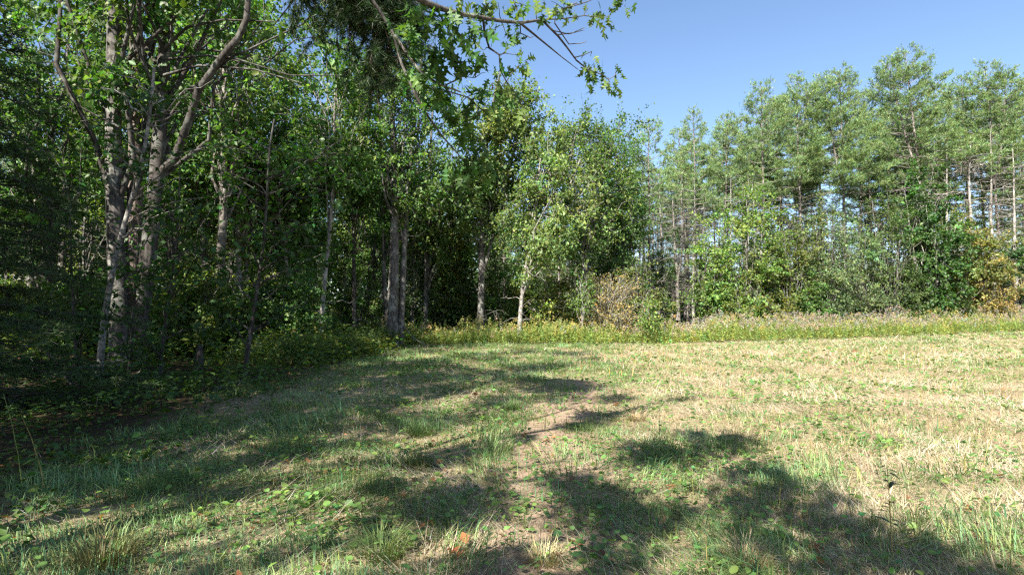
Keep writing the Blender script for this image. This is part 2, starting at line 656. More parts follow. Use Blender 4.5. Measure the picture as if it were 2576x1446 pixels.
def pine(root, rs, H, r0, live=.5, rmax=2.6, col=(.05, .095, .03), bark=B_PINE, nneedle=9, nl=.17, nw=.014, step=.42,
         dead=1.0, dens=1.0, fork=False, lean=(0, 0), jit=.09):
    k = 12
    t = np.linspace(0, 1, k)
    wob = np.cumsum(rs.normal(0, .035, (k, 2)), 0)
    P = np.stack([wob[:, 0] + lean[0] * t, wob[:, 1] + lean[1] * t, t * H], -1)
    P[0, :2] = 0
    stems = [stem(P, r0, .02)]
    tops = [P]
    if fork:
        i = int(k * .55)
        az = rs.uniform(0, 2 * pi)
        Q = P[i:].copy()
        w = np.linspace(0, 1, len(Q)) ** .7
        Q[:, 0] += np.cos(az) * 1.5 * w
        Q[:, 1] += np.sin(az) * 1.0 * w
        Q[:, 2] -= w * .04 * H
        stems.append((Q, np.linspace(r0 * .5, .02, len(Q))))
        tops.append(Q)
    for Ps, Rs in stems:
        tb = MB()
        tb.tube(Ps, Rs, 8)
        tb.build('trunk', bark, root, None, True)
    br, nb = MB(), MB()
    TP, TD = [], []
    zl = live * H
    for path in tops:
        z = max(.12 * H, path[0, 2] + .3)
        zt = path[-1, 2]
        while z < zt - .15:
            p0 = np.array([np.interp(z, path[:, 2], path[:, 0]), np.interp(z, path[:, 2], path[:, 1]), z])
            s = (z - zl) / (zt - zl)
            nb_ = rs.integers(2, 5) if s > 0 else rs.integers(3, 6)
            az0 = rs.uniform(0, 2 * pi)
            for b in range(nb_):
                az = az0 + 2 * pi * b / nb_ + rs.normal(0, .25)
                hd = np.array([math.cos(az), math.sin(az), 0])
                if s < 0:
                    if rs.random() > .75 * dead:
                        continue
                    L = rs.uniform(.4, 1) * (1.0 + 2.2 * (z / zl)) * min(1, rmax / 2.4)
                    tip = p0 + hd * L + np.array([0, 0, rs.uniform(-.1, .45) * L])
                    Pb = curve(p0, tip, hd + np.array([0, 0, .15]), 5, .035, rs)
                    br.tube(Pb, np.linspace(.026, .008, 5), 4)
                    for q in range(rs.integers(2, 7)):
                        a2, _ = on_path(Pb, np.ones(5), rs.uniform(.35, 1))
                        b2 = a2 + (hd * .3 + rs.normal(0, .35, 3)) * rs.uniform(.5, 1.2)
                        br.tube(np.array([a2, (a2 + b2) / 2 + rs.normal(0, .03, 3), b2]), [.014, .010, .006], 3)
                    if rs.random() < .10 and z > .45 * zl:
                        m = 22
                        TP.append(tip + rs.normal(0, .28, (m, 3)) * np.array([1, 1, .25]))
                        TD.append(hd[None] * .6 + np.array([0, 0, .5]) + rs.normal(0, .3, (m, 3)))
                    continue
                L = rmax * max(.08, (1 - s)) ** .6 * rs.uniform(.5, 1.15) * (1 if s > .12 else .85)
                rise = .15 + .75 * s + rs.normal(0, .1)
                tip = p0 + hd * L * math.cos(rise) + np.array([0, 0, L * math.sin(rise)])
                Pb = curve(p0, tip, hd + np.array([0, 0, max(.0, rise - .35)]), 6, .025, rs)
                Rb = np.linspace(min(.035, .012 + .01 * L), .006, 6)
                br.tube(Pb, Rb, 4)
                side = np.array([-hd[1], hd[0], 0])
                ns = max(3, int(L * 6.2))
                for q in range(ns):
                    t2 = rs.uniform(.35, 1)
                    a2, _ = on_path(Pb, Rb, t2)
                    sg = 1 if q % 2 else -1
                    l2 = (.25 + .42 * L * (1.15 - t2)) * rs.uniform(.6, 1.2)
                    d2 = unit(hd * .75 + side * sg * rs.uniform(.2, .9) + np.array([0, 0, .10 + .5 * s]))
                    b2 = a2 + d2 * l2
                    br.tube(np.array([a2, b2]), [.008, .004], 3)
                    m = max(3, int(l2 * 13 * dens))
                    tt = rs.uniform(.25, 1.08, m)[:, None]
                    TP.append(a2 + (b2 - a2) * tt + rs.normal(0, jit, (m, 3)))
                    TD.append(np.repeat((d2 * .6 + np.array([0, 0, .55]))[None], m, 0) + rs.normal(0, .25, (m, 3)))
            z += step * rs.uniform(.7, 1.3) * (1.25 if 0 < s < .6 else .8)
        m = 10
        TP.append(path[-1] + rs.normal(0, .06, (m, 3)) + np.array([0, 0, -.1]))
        TD.append(np.array([0, 0, 1.]) + rs.normal(0, .3, (m, 3)))
    br.build('twig', bark if bark is not B_PINE else B_DEAD, root, 'stuff', True)
    tufts(nb, rs, np.concatenate(TP), np.concatenate(TD), nneedle, nl, nw, col)
    nb.build('crown', M_NEEDLE, root, 'stuff')
    return root


def RS(k):
    return np.random.default_rng(5000 + k)


# colour families of the foliage (albedo)
G_MID = (.080, .152, .034)
G_DEEP = (.050, .105, .026)
G_LIGHT = (.125, .195, .046)
G_GREY = (.115, .165, .068)
G_YEL = (.17, .18, .042)
G_TAN = (.215, .175, .06)
G_RUST = (.23, .185, .075)
G_PINE = (.15, .228, .082)

# ------------------------------------------------------------------ the big trees along the edge of the wood
b = ground_at(312, 17)
t = empty('maple_tree', b, 'massive furrowed maple of three tall stems in the shaded left wood', 'tree')
st = [px_stem([(306, 920), (300, 760), (291, 560), (283, 330), (288, 0), (290, -350)], 17, b, .30, .14, 1.55),
      px_stem([(322, 920), (338, 640), (342, 330), (342, 0), (340, -380)], 17.3, b, .26, .12, 1.4),
      px_stem([(340, 920), (372, 640), (398, 430), (408, 200), (424, 0), (440, -330)], 17.1, b, .26, .13, 1.4)]
leafy(t, RS(1), st, np.array([.6, .3, 12.5]), np.array([6.0, 4.2, 5.5]), 46, 7, 22, .17, G_MID, B_GREY, .45, gap=.2, limbs=True, dead=10, sides=12, barks=[B_GREY, B_RED, B_DARK])
lm = MB()
lp_ = np.array([at(396, 440, 17.1), at(440, 400, 17), at(480, 290, 16.6), at(500, 225, 16.4), at(530, 185, 16.2), at(566, 135, 16),
                at(600, 95, 15.9), at(620, 50, 15.8), at(626, -20, 15.8), at(640, -150, 15.7)]) - b
lm.tube(lp_, np.linspace(.125, .075, len(lp_)), 9)
lm.build('limb', B_DARK, t, None, True)
for pts, r in (([(512, 214), (545, 160), (620, 128), (760, 62), (800, 20)], .05), ([(412, 190), (500, 165), (640, 175), (760, 210)], .045),
               ([(415, 120), (470, 70), (560, 50), (690, 55)], .05), ([(410, 150), (520, 140), (600, 150), (730, 190), (860, 190)], .035),
               ([(300, 320), (240, 290), (190, 262)], .04), ([(296, 300), (250, 300), (205, 305)], .03)):
    P = np.array([at(x, y, 16.5 - .2 * i) for i, (x, y) in enumerate(pts)]) - b
    lm = MB()
    lm.tube(P, np.linspace(r, r * .35, len(P)), 6)
    lm.build('limb', B_DARK, t, None, True)

b = ground_at(990, 27)
t = empty('maple_tree', b, 'tall maple with twin grey trunks standing left of the bright weeds', 'tree')
st = [px_stem([(984, 868), (990, 700), (994, 600), (992, 450), (985, 250), (975, 90)], 27, b, .30, .08, 1.5),
      px_stem([(1006, 868), (1014, 700), (1020, 560), (1028, 430), (1050, 250), (1062, 120)], 27.3, b, .18, .06, 1.3),
      px_stem([(975, 862), (966, 700), (962, 500), (955, 300), (948, 180)], 28, b, .13, .05, 1.3)]
leafy(t, RS(2), st, np.array([.2, 0, 10.2]), np.array([3.3, 2.6, 5.0]), 58, 7, 20, .15, G_MID, B_GREY, .45, gap=.25, limbs=True, dead=26, sides=12)

b = ground_at(1210, 31)
t = empty('oak_tree', b, 'broad sunlit oak with a dark trunk, right of the twin grey trunks', 'tree')
st = [px_stem([(1208, 835), (1212, 690), (1211, 560), (1216, 420), (1240, 250), (1262, 170)], 31, b, .21, .05),
      px_stem([(1214, 690), (1250, 560), (1290, 400), (1320, 260)], 31, b, .09, .04, 1.0)]
leafy(t, RS(3), st, np.array([.9, 0, 10.8]), np.array([3.0, 2.6, 4.5]), 84, 7, 26, .15, (.115, .165, .05), B_GREY, .4, gap=.4, limbs=True, dead=12)

b = ground_at(1312, 30)
t = empty('ash_tree', b, 'pale green tree with drooping leaves on a slender light trunk behind the bright weeds', 'tree')
st = [px_stem([(1306, 842), (1312, 740), (1322, 670), (1340, 600), (1350, 480), (1362, 380)], 30, b, .125, .04),
      px_stem([(1320, 690), (1365, 600), (1420, 500), (1460, 400)], 30, b, .07, .03, 1.0)]
leafy(t, RS(4), st, np.array([1.9, 0, 7.9]), np.array([2.7, 2.2, 4.2]), 56, 7, 26, .14, (.135, .19, .06), B_PALE, .35, gap=.4, dead=14, hang=.45)

b = ground_at(1470, 34)
t = empty('oak_tree', b, 'rounded oak with twin leaning grey stems behind the reddish shrub', 'tree')
st = [px_stem([(1466, 835), (1472, 700), (1480, 600), (1500, 450), (1520, 330)], 34, b, .19, .05),
      px_stem([(1472, 700), (1455, 560), (1440, 420), (1436, 320)], 34, b, .13, .05, 1.0)]
leafy(t, RS(5), st, np.array([.6, 0, 9.6]), np.array([3.0, 2.6, 4.8]), 70, 7, 26, .13, (.10, .165, .045), B_GREY, .4, gap=.35, dead=10)

b = ground_at(1570, 37)
t = empty('oak_tree', b, 'dark green oak whose ragged top stands just left of the slim pointed pine', 'tree')
st = [px_stem([(1575, 830), (1570, 650), (1560, 500), (1552, 380), (1530, 320)], 37, b, .17, .05)]
leafy(t, RS(6), st, np.array([-.5, 0, 10.0]), np.array([2.8, 2.4, 4.5]), 50, 7, 26, .13, (.08, .15, .04), B_GREY, .4, gap=.3, dead=8)

# trees of the left middle distance
LM = [
    ('pine_tree', 548, 24, [(548, 850), (546, 700), (566, 560), (560, 300), (570, 40)], .24, .08, 'stout pine trunk lit pale by the sun among dark saplings', B_PINE, (0, 0, 12.5), (2.6, 2.4, 4.6), G_MID, .5),
    ('birch_tree', 812, 25, [(808, 838), (814, 720), (828, 610), (838, 480), (842, 250), (850, 120)], .105, .04, 'slender pale birch whose lower trunk shines pink in the sun left of the twin trunks', B_PALE, (.3, 0, 10.5), (2.2, 2.0, 4.0), G_MID, .45),
    ('maple_tree', 600, 28, [(606, 845), (600, 640), (596, 430), (602, 200), (604, 30)], .16, .06, 'white stemmed maple with bright leaves seen behind the curving bare limb', B_PALE, (.4, 0, 12), (3.0, 2.4, 5.0), G_LIGHT, .4),
    ('maple_tree', 700, 31, [(690, 845), (702, 640), (712, 430), (720, 250)], .16, .06, 'leafy maple in the gap between the curving limb and the pale birch', B_GREY, (.3, 0, 11.5), (3.2, 2.4, 4.8), G_MID, .4),
    ('poplar_tree', 890, 30, [(892, 845), (890, 640), (889, 430), (884, 250), (880, 160)], .13, .04, 'thin dark stemmed poplar close left of the twin grey trunks', B_DARK, (0, 0, 11.5), (2.0, 2.0, 4.2), G_MID, .45),
    ('maple_tree', 440, 25, [(432, 860), (436, 640), (455, 430), (470, 200)], .15, .06, 'leafy maple standing directly behind the right stem of the massive left tree', B_GREY, (.2, 0, 11), (3.2, 2.6, 5.0), G_MID, .35),
    ('maple_tree', 120, 22, [(118, 880), (112, 640), (100, 400), (96, 150)], .15, .06, 'leafy maple behind the dark fir at the left edge of the wood', B_DARK, (0, 0, 10.5), (3.4, 2.8, 5.0), G_MID, .3),
    ('maple_tree', 215, 27, [(210, 860), (214, 640), (222, 400), (230, 150)], .15, .06, 'sunlit maple seen through the gap left of the massive three stemmed tree', B_GREY, (0, 0, 12.0), (3.2, 2.6, 5.4), G_LIGHT, .35),
    ('maple_tree', 1075, 34, [(1070, 835), (1072, 640), (1080, 430), (1090, 250)], .15, .06, 'maple with a thin grey stem in the gap right of the twin trunks', B_GREY, (.2, 0, 9.2), (2.6, 2.4, 3.2), G_LIGHT, .4),
    ('oak_tree', 1135, 36, [(1130, 830), (1134, 640), (1140, 470)], .14, .05, 'low bushy oak lit yellow green in the gap between twin trunks and broad oak', B_GREY, (0, 0, 7.0), (2.4, 2.2, 2.8), G_LIGHT, .35),
]
for i, (nm, px, d, pts, r0, r1, lab, bk, cc, cr, col, zl) in enumerate(LM):
    b = ground_at(px, d)
    t = empty(nm, b, lab, 'tree')
    leafy(t, RS(20 + i), [px_stem(pts, d, b, r0, r1)], np.array(cc, float), np.array(cr, float) * [1.1, 1, 1.15], 38, 7, 20, .165, col, bk, zl, gap=.25, dead=10)

# ------------------------------------------------------------------ pines on the right
PN = [  # px, distance, py of the top, live fraction, radius, trunk radius, fork, label
    (1640, 38, 305, .55, 1.7, .14, 0, 'slim white pine with a narrow point, leftmost of the pines'),
    (1738, 47, 325, .58, 2.4, .15, 0, 'flat topped white pine behind the dead grey snag'),
    (1815, 47, 318, .55, 2.4, .15, 0, 'round headed white pine just right of the dead grey snag'),
    (1922, 45, 205, .48, 2.8, .18, 0, 'tall white pine with spired top, first of the high right group'),
    (2018, 47, 198, .50, 2.7, .18, 0, 'tall white pine second in the high right group'),
    (2130, 46, 178, .48, 3.0, .20, 0, 'tall white pine with a dark pointed top above the grey green saplings'),
    (2205, 50, 222, .50, 2.6, .17, 0, 'white pine in the dip left of the two topped pine'),
    (2350, 47, 130, .55, 3.2, .23, 1, 'highest white pine with a two pointed top and bare lower limbs'),
    (2440, 50, 190, .60, 2.6, .18, 0, 'white pine with bare leaning lower trunk right of the two topped pine'),
    (2530, 47, 160, .58, 3.0, .21, 0, 'tall white pine near the right edge of the picture'),
    (2625, 48, 190, .58, 3.0, .21, 0, 'white pine cut by the right edge of the picture'),
]
pine_src = []
for i, (px, d, top, lv, rm, r0, fk, lab) in enumerate(PN):
    b = ground_at(px, d)
    H = at(px, top, d)[2] - b[2]
    t = empty('white_pine', b, lab, 'tree', 'white pines on the right')
    pine(t, RS(60 + i), H, r0, lv + .05, rm * 1.45, G_PINE, B_PINE, 6, .24, .031, .46, .95, .85, bool(fk) or i in (4, 5, 9), RS(90 + i).normal(0, .4, 2))
    pine_src.append((t, H))
for (px, d, top, k, lab) in ((1690, 53, 385, 1, 'white pine standing behind the dead grey snag'), (1775, 56, 350, 2, 'pale white pine behind the gap right of the flat topped pine'), (1872, 54, 300, 4, 'white pine filling the dip left of the first high pine'),
                             (1972, 56, 250, 5, 'white pine behind the first two high pines'), (2075, 57, 245, 3, 'white pine behind the saddle of the high right group'), (2262, 56, 250, 4, 'white pine left behind the two topped pine'),
                             (2300, 52, 300, 5, 'shorter white pine close left of the two topped pine'), (2395, 58, 215, 9, 'white pine right behind the two topped pine'), (2485, 55, 250, 5, 'white pine in the dip before the right edge pine'),
                             (2580, 57, 230, 3, 'white pine behind the right edge pines'), (1600, 56, 395, 2, 'white pine seen behind the ragged dark oak top')):
    src, H = pine_src[k]
    b = ground_at(px, d)
    sc = (at(px, top, d)[2] - b[2]) / H
    copy_tree(src, b, px * .37, (sc * 1.1, sc * 1.1, sc), lab)

# bare grey pine poles that show between the crowns and the thicket
POLES = [(1585, 43, 420, 'thin bare pine pole just left of the slim pointed pine'), (1622, 42, 455, 'bare grey pine pole close behind the slim pointed pine'), (1668, 44, 430, 'bare grey pine pole left of the dead forked snag'),
         (1745, 41, 440, 'dark bare pine pole close right of the dead forked snag'), (1772, 43, 465, 'second bare pine pole right of the dead forked snag'), (1838, 44, 440, 'bare pine pole left of the tall bright maple'),
         (2385, 46, 330, 'bare grey pine pole rising behind the pale yellow maple'), (2450, 45, 345, 'bare grey pine pole behind the left half of the orange shrub'), (2500, 46, 330, 'bare grey pine pole behind the right half of the orange shrub'),
         (2556, 45, 350, 'bare grey pine pole at the right edge of the picture')]
poles = []
for i, (px, d, top, lab) in enumerate(POLES):
    b = ground_at(px, d)
    H = at(px, top, d)[2] - b[2]
    if i < 3:
        t = empty('bare_pine', b, lab, 'tree', 'bare pine poles in the thicket')
        pine(t, RS(140 + i), H, .15 + .02 * i, .84, 1.7, G_PINE, B_PALE, 6, .24, .03, .55, .6, .8)
        poles.append((t, H))
    else:
        src, h0 = poles[i % 3]
        copy_tree(src, b, i * 1.9, H / h0, lab)

# dead snag with comb-like twigs
b = ground_at(1703, 41)
t = empty('dead_snag', b, 'dead grey pine snag with forked stem and comb like bare branches', 'dead tree')
for pts, r0, r1 in (([(1706, 800), (1704, 700), (1696, 600), (1692, 500)], .15, .04), ([(1704, 705), (1716, 640), (1716, 560), (1714, 480)], .09, .03)):
    P, R = px_stem(pts, 41, b, r0, r1, 1.2 if r0 > .1 else 1.0)
    tb = MB()
    tb.tube(P, R, 7)
    tb.build('trunk', B_DEAD, t, None, True)
rs = RS(120)
tw = MB()
for k in range(190):
    P, R = px_stem(([(1706, 800), (1704, 700), (1696, 600), (1692, 500)], [(1704, 705), (1716, 640), (1716, 560), (1714, 480)])[k % 2], 41, b, .1, .03, 1.0)
    a, _ = on_path(P, R, rs.uniform(.35, .99))
    az = rs.uniform(0, 2 * pi)
    L = rs.uniform(.4, 1.5)
    tip = a + np.array([math.cos(az) * L, math.sin(az) * L, rs.uniform(-.1, .55) * L])
    tw.tube(curve(a, tip, [math.cos(az), math.sin(az), -.1], 4, .04, rs), [.016, .012, .009, .005], 3)
tw.build('twig', B_DEAD, t, 'stuff', True)

# ------------------------------------------------------------------ saplings and shrubs in front of the wood on the right
SH = [  # px, d, top, half width (px), colour, leaf size, name, label, density
    (1790, 38, 520, 62, G_LIGHT, .14, 'maple_sapling', 'bright green maple sapling right of the dead snag', 1),
    (1885, 38.5, 455, 80, G_LIGHT, .15, 'maple_sapling', 'tall bright green maple with a thin pale stem above the first goldenrod plumes', 1),
    (1985, 39, 500, 75, (.10, .13, .032), .14, 'maple_sapling', 'olive green maple sapling between the bright maple and the grey green alders', 1),
    (2080, 38.5, 495, 75, G_GREY, .12, 'alder_shrub', 'tall grey green alder left of the orange tinged bush', 1),
    (2030, 37, 690, 70, G_MID, .12, 'alder_shrub', 'low dark alder bush under the olive maple', .9),
    (2165, 37.5, 550, 80, G_GREY, .12, 'alder_shrub', 'pale grey green alder bush in the middle of the right thicket', 1),
    (2240, 38, 470, 70, (.07, .11, .03), .13, 'cherry_sapling', 'upright cherry sapling left of the dark big leaved tree', 1),
    (2335, 38.5, 430, 85, G_DEEP, .20, 'basswood_tree', 'dark green big leaved tree in front of the two topped pine', 1.1),
    (2410, 37.5, 535, 88, (.16, .165, .05), .17, 'maple_sapling', 'pale yellow leaved maple beside the orange shrub', 1.5),
    (2462, 37, 625, 122, G_TAN, .12, 'birch_shrub', 'broad orange tan shrub near the right edge', 1.8),
    (2560, 37.5, 600, 70, G_DEEP, .15, 'maple_sapling', 'dark green maple bush cut by the right edge', 1),
    (2290, 36.5, 700, 75, (.075, .11, .035), .13, 'alder_shrub', 'low green bush under the dark big leaved tree', 1),
    (2400, 36.5, 720, 70, (.10, .13, .04), .13, 'birch_shrub', 'low yellow green bush left of the orange shrub', 1),
    (1850, 37, 720, 60, (.11, .14, .035), .13, 'maple_sapling', 'low yellow green seedling clump at the foot of the bright maple', .9),
    (1955, 37, 745, 60, G_YEL, .12, 'maple_sapling', 'low golden green seedling clump left of the low dark alder', .9),
    (2120, 36.8, 735, 55, (.08, .12, .05), .11, 'alder_shrub', 'small silvery bush beside the pale alder', .9),
    (2640, 38, 560, 90, G_MID, .14, 'maple_sapling', 'green maple bush just beyond the right edge', 1),
    (1605, 34, 620, 62, (.085, .13, .035), .13, 'maple_sapling', 'light green maple sapling right of the reddish shrub', .9),
    (1655, 36, 730, 50, (.11, .145, .04), .12, 'maple_sapling', 'small bright sapling at the left foot of the dead snag', .8),
    (1395, 32, 700, 75, G_YEL, .13, 'maple_sapling', 'low yellow green maple sapling left of the reddish shrub', .6),
    (1250, 35, 690, 70, (.095, .15, .035), .13, 'maple_sapling', 'shaded understory maple right of the broad oak trunk', .9),
    (1150, 36, 660, 75, (.075, .125, .035), .13, 'hemlock_sapling', 'dark understory sapling left of the broad oak trunk', 1),
    (1065, 35, 640, 70, (.08, .135, .035), .13, 'maple_sapling', 'dark understory sapling close right of the twin trunks', 1),
    (900, 31, 700, 70, (.10, .165, .038), .13, 'maple_sapling', 'shaded sapling left of the twin trunks', .8),
]
sh_src = []
for i, (px, d, top, hw, col, lf, nm, lab, dens) in enumerate(SH):
    for _ in range(4):
        gx0 = ground_at(px, d)[0]
        d = max(d, float(field_far(gx0)) + float(np.interp(gx0, [0, 10, 20], [2.5, 4.2, 5.0])))
    b = ground_at(px, d)
    rs = RS(150 + i)
    H = at(px, top, d)[2] - b[2]
    r = hw / 1431 * d
    t = empty(nm, b, lab, 'tree' if 'tree' in nm or 'sapling' in nm else 'shrub', 'saplings and shrubs along the sunny edge')
    sts = []
    for q in range(3):
        a = rs.uniform(0, 2 * pi)
        off = np.array([math.cos(a), math.sin(a), 0])
        P = [off * .12, off * .3 * r + [0, 0, H * .4], off * .5 * r + [0, 0, H * (.92 if q == 0 else rs.uniform(.6, .85))]]
        sts.append(stem(P, .022 + .006 * H, .012, 1.1))
    leafy(t, rs, sts, np.array([0, 0, H * .54]), np.array([r * (.8 + .4 * rs.random()), r * .9, H * .52]), int(32 * max(1, H / 5)), 6, int(22 * dens), lf, col,
          B_PALE if i % 3 == 1 else B_GREY, .1, gap=.12, spread=.2, sides=6, up=.1)
    sh_src.append((t, H))

# reddish shrub with many bare pale branches
b = ground_at(1535, 31)
t = empty('dogwood_shrub', b, 'thin reddish brown shrub with arching bare grey branches behind the bright weeds', 'shrub')
rs = RS(190)
sts = [stem([[0, 0, 0], [rs.normal(0, .4), rs.normal(0, .3), 1.1], [rs.normal(0, 1.3), rs.normal(0, .9), rs.uniform(2.2, 3.6)]], .035, .01, 1.1) for q in range(10)]
leafy(t, rs, sts, np.array([.15, 0, 2.2]), np.array([2.4, 1.8, 1.9]), 76, 6, 9, .09, G_RUST, B_PALE, .25, gap=.2, spread=.3, sides=5)
for px, py, d, lab in ((1463, 680, 30, 'thin crooked pale sapling stem left of the reddish shrub'), (1625, 760, 30, 'small light green seedling tree in the weeds right of the reddish shrub')):
    b = ground_at(px, d)
    H = at(px, py, d)[2] - b[2]
    t = empty('maple_sapling', b, lab, 'sapling')
    rs = RS(int(px))
    leafy(t, rs, [stem([[0, 0, 0], [.1, 0, H * .5], [-.15, .1, H]], .035, .012, 1.1)], np.array([0, 0, H * .75]), np.array([.9, .8, H * .35]), 14, 4, 12, .11, G_LIGHT, B_PALE, .4)

# ------------------------------------------------------------------ trees deeper in the wood (copies that share meshes)
wood = []
for i in range(5):
    rs = RS(220 + i)
    H = rs.uniform(12, 15)
    t = empty('woodland_tree', (0, 0, 0), 'x', 'tree')
    P = np.stack([np.cumsum(rs.normal(0, .18, 7)), np.cumsum(rs.normal(0, .18, 7)), np.linspace(0, H * .92, 7)], -1)
    P[0, :2] = 0
    leafy(t, rs, [stem(P, rs.uniform(.10, .17), .03)], np.array([P[-2, 0], P[-2, 1], H * .68]), np.array([2.5, 2.5, H * .33]), 32, 6, 20, .15,
          (G_MID, G_DEEP, G_LIGHT, G_MID, (.07, .10, .02))[i], (B_GREY, B_PALE, B_DARK, B_GREY, B_PALE)[i], .4, gap=.25, dead=16)
    wood.append((t, H))
wpine = []
for i in range(3):
    rs = RS(240 + i)
    H = rs.uniform(16, 18)
    t = empty('woodland_pine', (0, 0, 0), 'x', 'tree')
    pine(t, rs, H, rs.uniform(.13, .19), .56, 2.7, G_PINE, B_PINE, 8, .24, .028, .55, 1.1, .9)
    wpine.append((t, H))
wsh = []
for i in range(4):
    rs = RS(260 + i)
    t = empty('understory_shrub', (0, 0, 0), 'x', 'shrub')
    sts = [stem([[0, 0, 0], [rs.normal(0, .4), rs.normal(0, .4), 1.5], [rs.normal(0, .8), rs.normal(0, .8), 3.2]], .03, .012, 1.1) for q in range(3)]
    leafy(t, rs, sts, np.array([0, 0, 2.0]), np.array([1.7, 1.7, 2.0]), 30, 6, 20, .14, ((.08, .135, .032), (.12, .155, .034), (.065, .115, .03), (.15, .17, .04))[i],
          B_GREY, .1, gap=.3, spread=.25, sides=5)
    wsh.append((t, 4.0))

rs = RS(300)
spots = []
sp = 4.3
for yy in np.arange(17, 66, sp):
    for xx in np.arange(-62, 66, sp):
        x, y = xx + rs.uniform(-1.6, 1.6), yy + rs.uniform(-1.6, 1.6)
        if abs(x) > .93 * y + 2.5:
            continue
        edge = field_far(x) + (6.0 if x < 6 else 8.5)
        left = x < field_left(min(y, 28)) - 4.5 and y > 20
        if not (y > edge or (left and y > 21)):
            continue
        spots.append((x, y))
Z = {'l': ('the left wood', 'trees deep in the left wood'), 'c': ('the middle wood', 'trees deep in the middle wood'),
     'r': ('the right wood', 'trees deep in the right wood')}
used = set()
ORD = ['first', 'second', 'third', 'fourth', 'fifth', 'sixth', 'seventh', 'eighth', 'ninth', 'tenth', 'eleventh', 'twelfth']


def ordw(n):
    tens = ['', '', 'twenty', 'thirty', 'forty', 'fifty', 'sixty', 'seventy', 'eighty', 'ninety']
    teen = ORD + ['thirteenth', 'fourteenth', 'fifteenth', 'sixteenth', 'seventeenth', 'eighteenth', 'nineteenth']
    tenth = ['', '', 'twentieth', 'thirtieth', 'fortieth', 'fiftieth', 'sixtieth', 'seventieth', 'eightieth', 'ninetieth']
    if n <= 19:
        return teen[n - 1]
    return tenth[n // 10] if n % 10 == 0 else tens[n // 10] + ' ' + ORD[n % 10 - 1]


todo = []
for (x, y) in spots:
    right = x > .22 * y
    zone = 'l' if x < -.2 * y else 'r' if right else 'c'
    if zone == 'r':
        kind = 'p' if rs.random() < .62 else 't'
    elif zone == 'c':
        kind = 'p' if rs.random() < .25 else 't'
    else:
        kind = 'p' if rs.random() < .2 else 't'
    sc = rs.uniform(.85, 1.15)
    if kind == 't' and zone == 'r':
        sc = rs.uniform(.45, .62)
    if kind == 't' and zone == 'c':
        sc = rs.uniform(.6, .9)
    if kind == 'p' and zone == 'r':
        sc = rs.uniform(.8, 1.05)
    if kind == 'p' and zone == 'c':
        sc = rs.uniform(.65, .85)
    todo.append((kind, zone, x, y, sc, int(rs.integers(100)), rs.uniform(0, 2 * pi)))
# undergrowth shrubs under the trees
for yy in np.arange(19, 62, 4.4):
    for xx in np.arange(-58, 62, 4.4):
        x, y = xx + rs.uniform(-1.8, 1.8), yy + rs.uniform(-1.8, 1.8)
        if abs(x) > .92 * y + 1 or y > 58:
            continue
        edge = field_far(x) + (6.5 if x < 6 else 7.5)
        left = x < field_left(min(y, 28)) - 5 and y > 23
        if not (y > edge or left) or rs.random() < .25:
            continue
        if .205 < x / y < .36 and y < 50:
            continue
        zone = 'l' if x < -.2 * y else 'r' if x > .22 * y else 'c'
        todo.append(('s', zone, x, y, rs.uniform(.6, 1.25) * (.75 if zone == 'l' else 1), int(rs.integers(100)), rs.uniform(0, 2 * pi)))
for k_ in range(44):
    y = rs.uniform(18.5, 32)
    x = rs.uniform(-.92 * y, float(field_left(min(y, 28))) - 3.2)
    todo.append(('s', 'l', x, y, rs.uniform(.45, .85), int(rs.integers(100)), rs.uniform(0, 2 * pi)))
# the order of the trees from left to right makes their labels
SRC = {'p': wpine, 't': wood, 's': wsh}
KINDW = {'p': 'bare trunked pine', 't': 'slim leafy tree', 's': 'low leafy shrub'}
by = {}
for q in todo:
    by.setdefault((q[0], q[1]), []).append(q)
for (kind, zone), rows in by.items():
    rows.sort(key=lambda q: q[2] / q[3])
    for n, (_, _, x, y, sc, k, rz) in enumerate(rows):
        lib = SRC[kind]
        src, H = lib[k % len(lib)]
        lab = f'{KINDW[kind]} inside {Z[zone][0]}, {ordw(n + 1)} from the left'
        grp = Z[zone][1] if kind != 's' else Z[zone][1].replace('trees', 'shrubs')
        loc = (x, y, float(gh(x, y)) - .03)
        if src.name not in used:
            used.add(src.name)
            src.location, src.rotation_euler, src.scale = loc, (0, 0, rz), (sc,) * 3
            src['label'], src['group'] = lab, grp
        else:
            copy_tree(src, loc, rz, sc, lab, grp)

# far mass of the wood behind everything
rs = RS(330)
fw = MB()
n = 52000
ang = rs.uniform(-.80, .80, n)
dist = rs.uniform(68, 84, n)
x, y = np.sin(ang) * dist * 1.15, np.cos(ang) * dist
clump = vn(x * 3, y * 3, 6, 9)
top = np.where(x > 12, 6.5, np.where(x > -5, 8.5, 13)) * (.65 + .6 * clump)
z = top * rs.random(n) ** 1.1
P = np.stack([x, y, z], -1)
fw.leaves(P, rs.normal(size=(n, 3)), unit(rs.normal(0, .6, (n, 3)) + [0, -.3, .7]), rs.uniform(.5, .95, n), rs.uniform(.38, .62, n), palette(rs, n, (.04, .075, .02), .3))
tag(fw.build('distant_woods', M_LEAF, None, 'stuff'), 'far mass of forest foliage closing the view behind the trunks', 'woods')

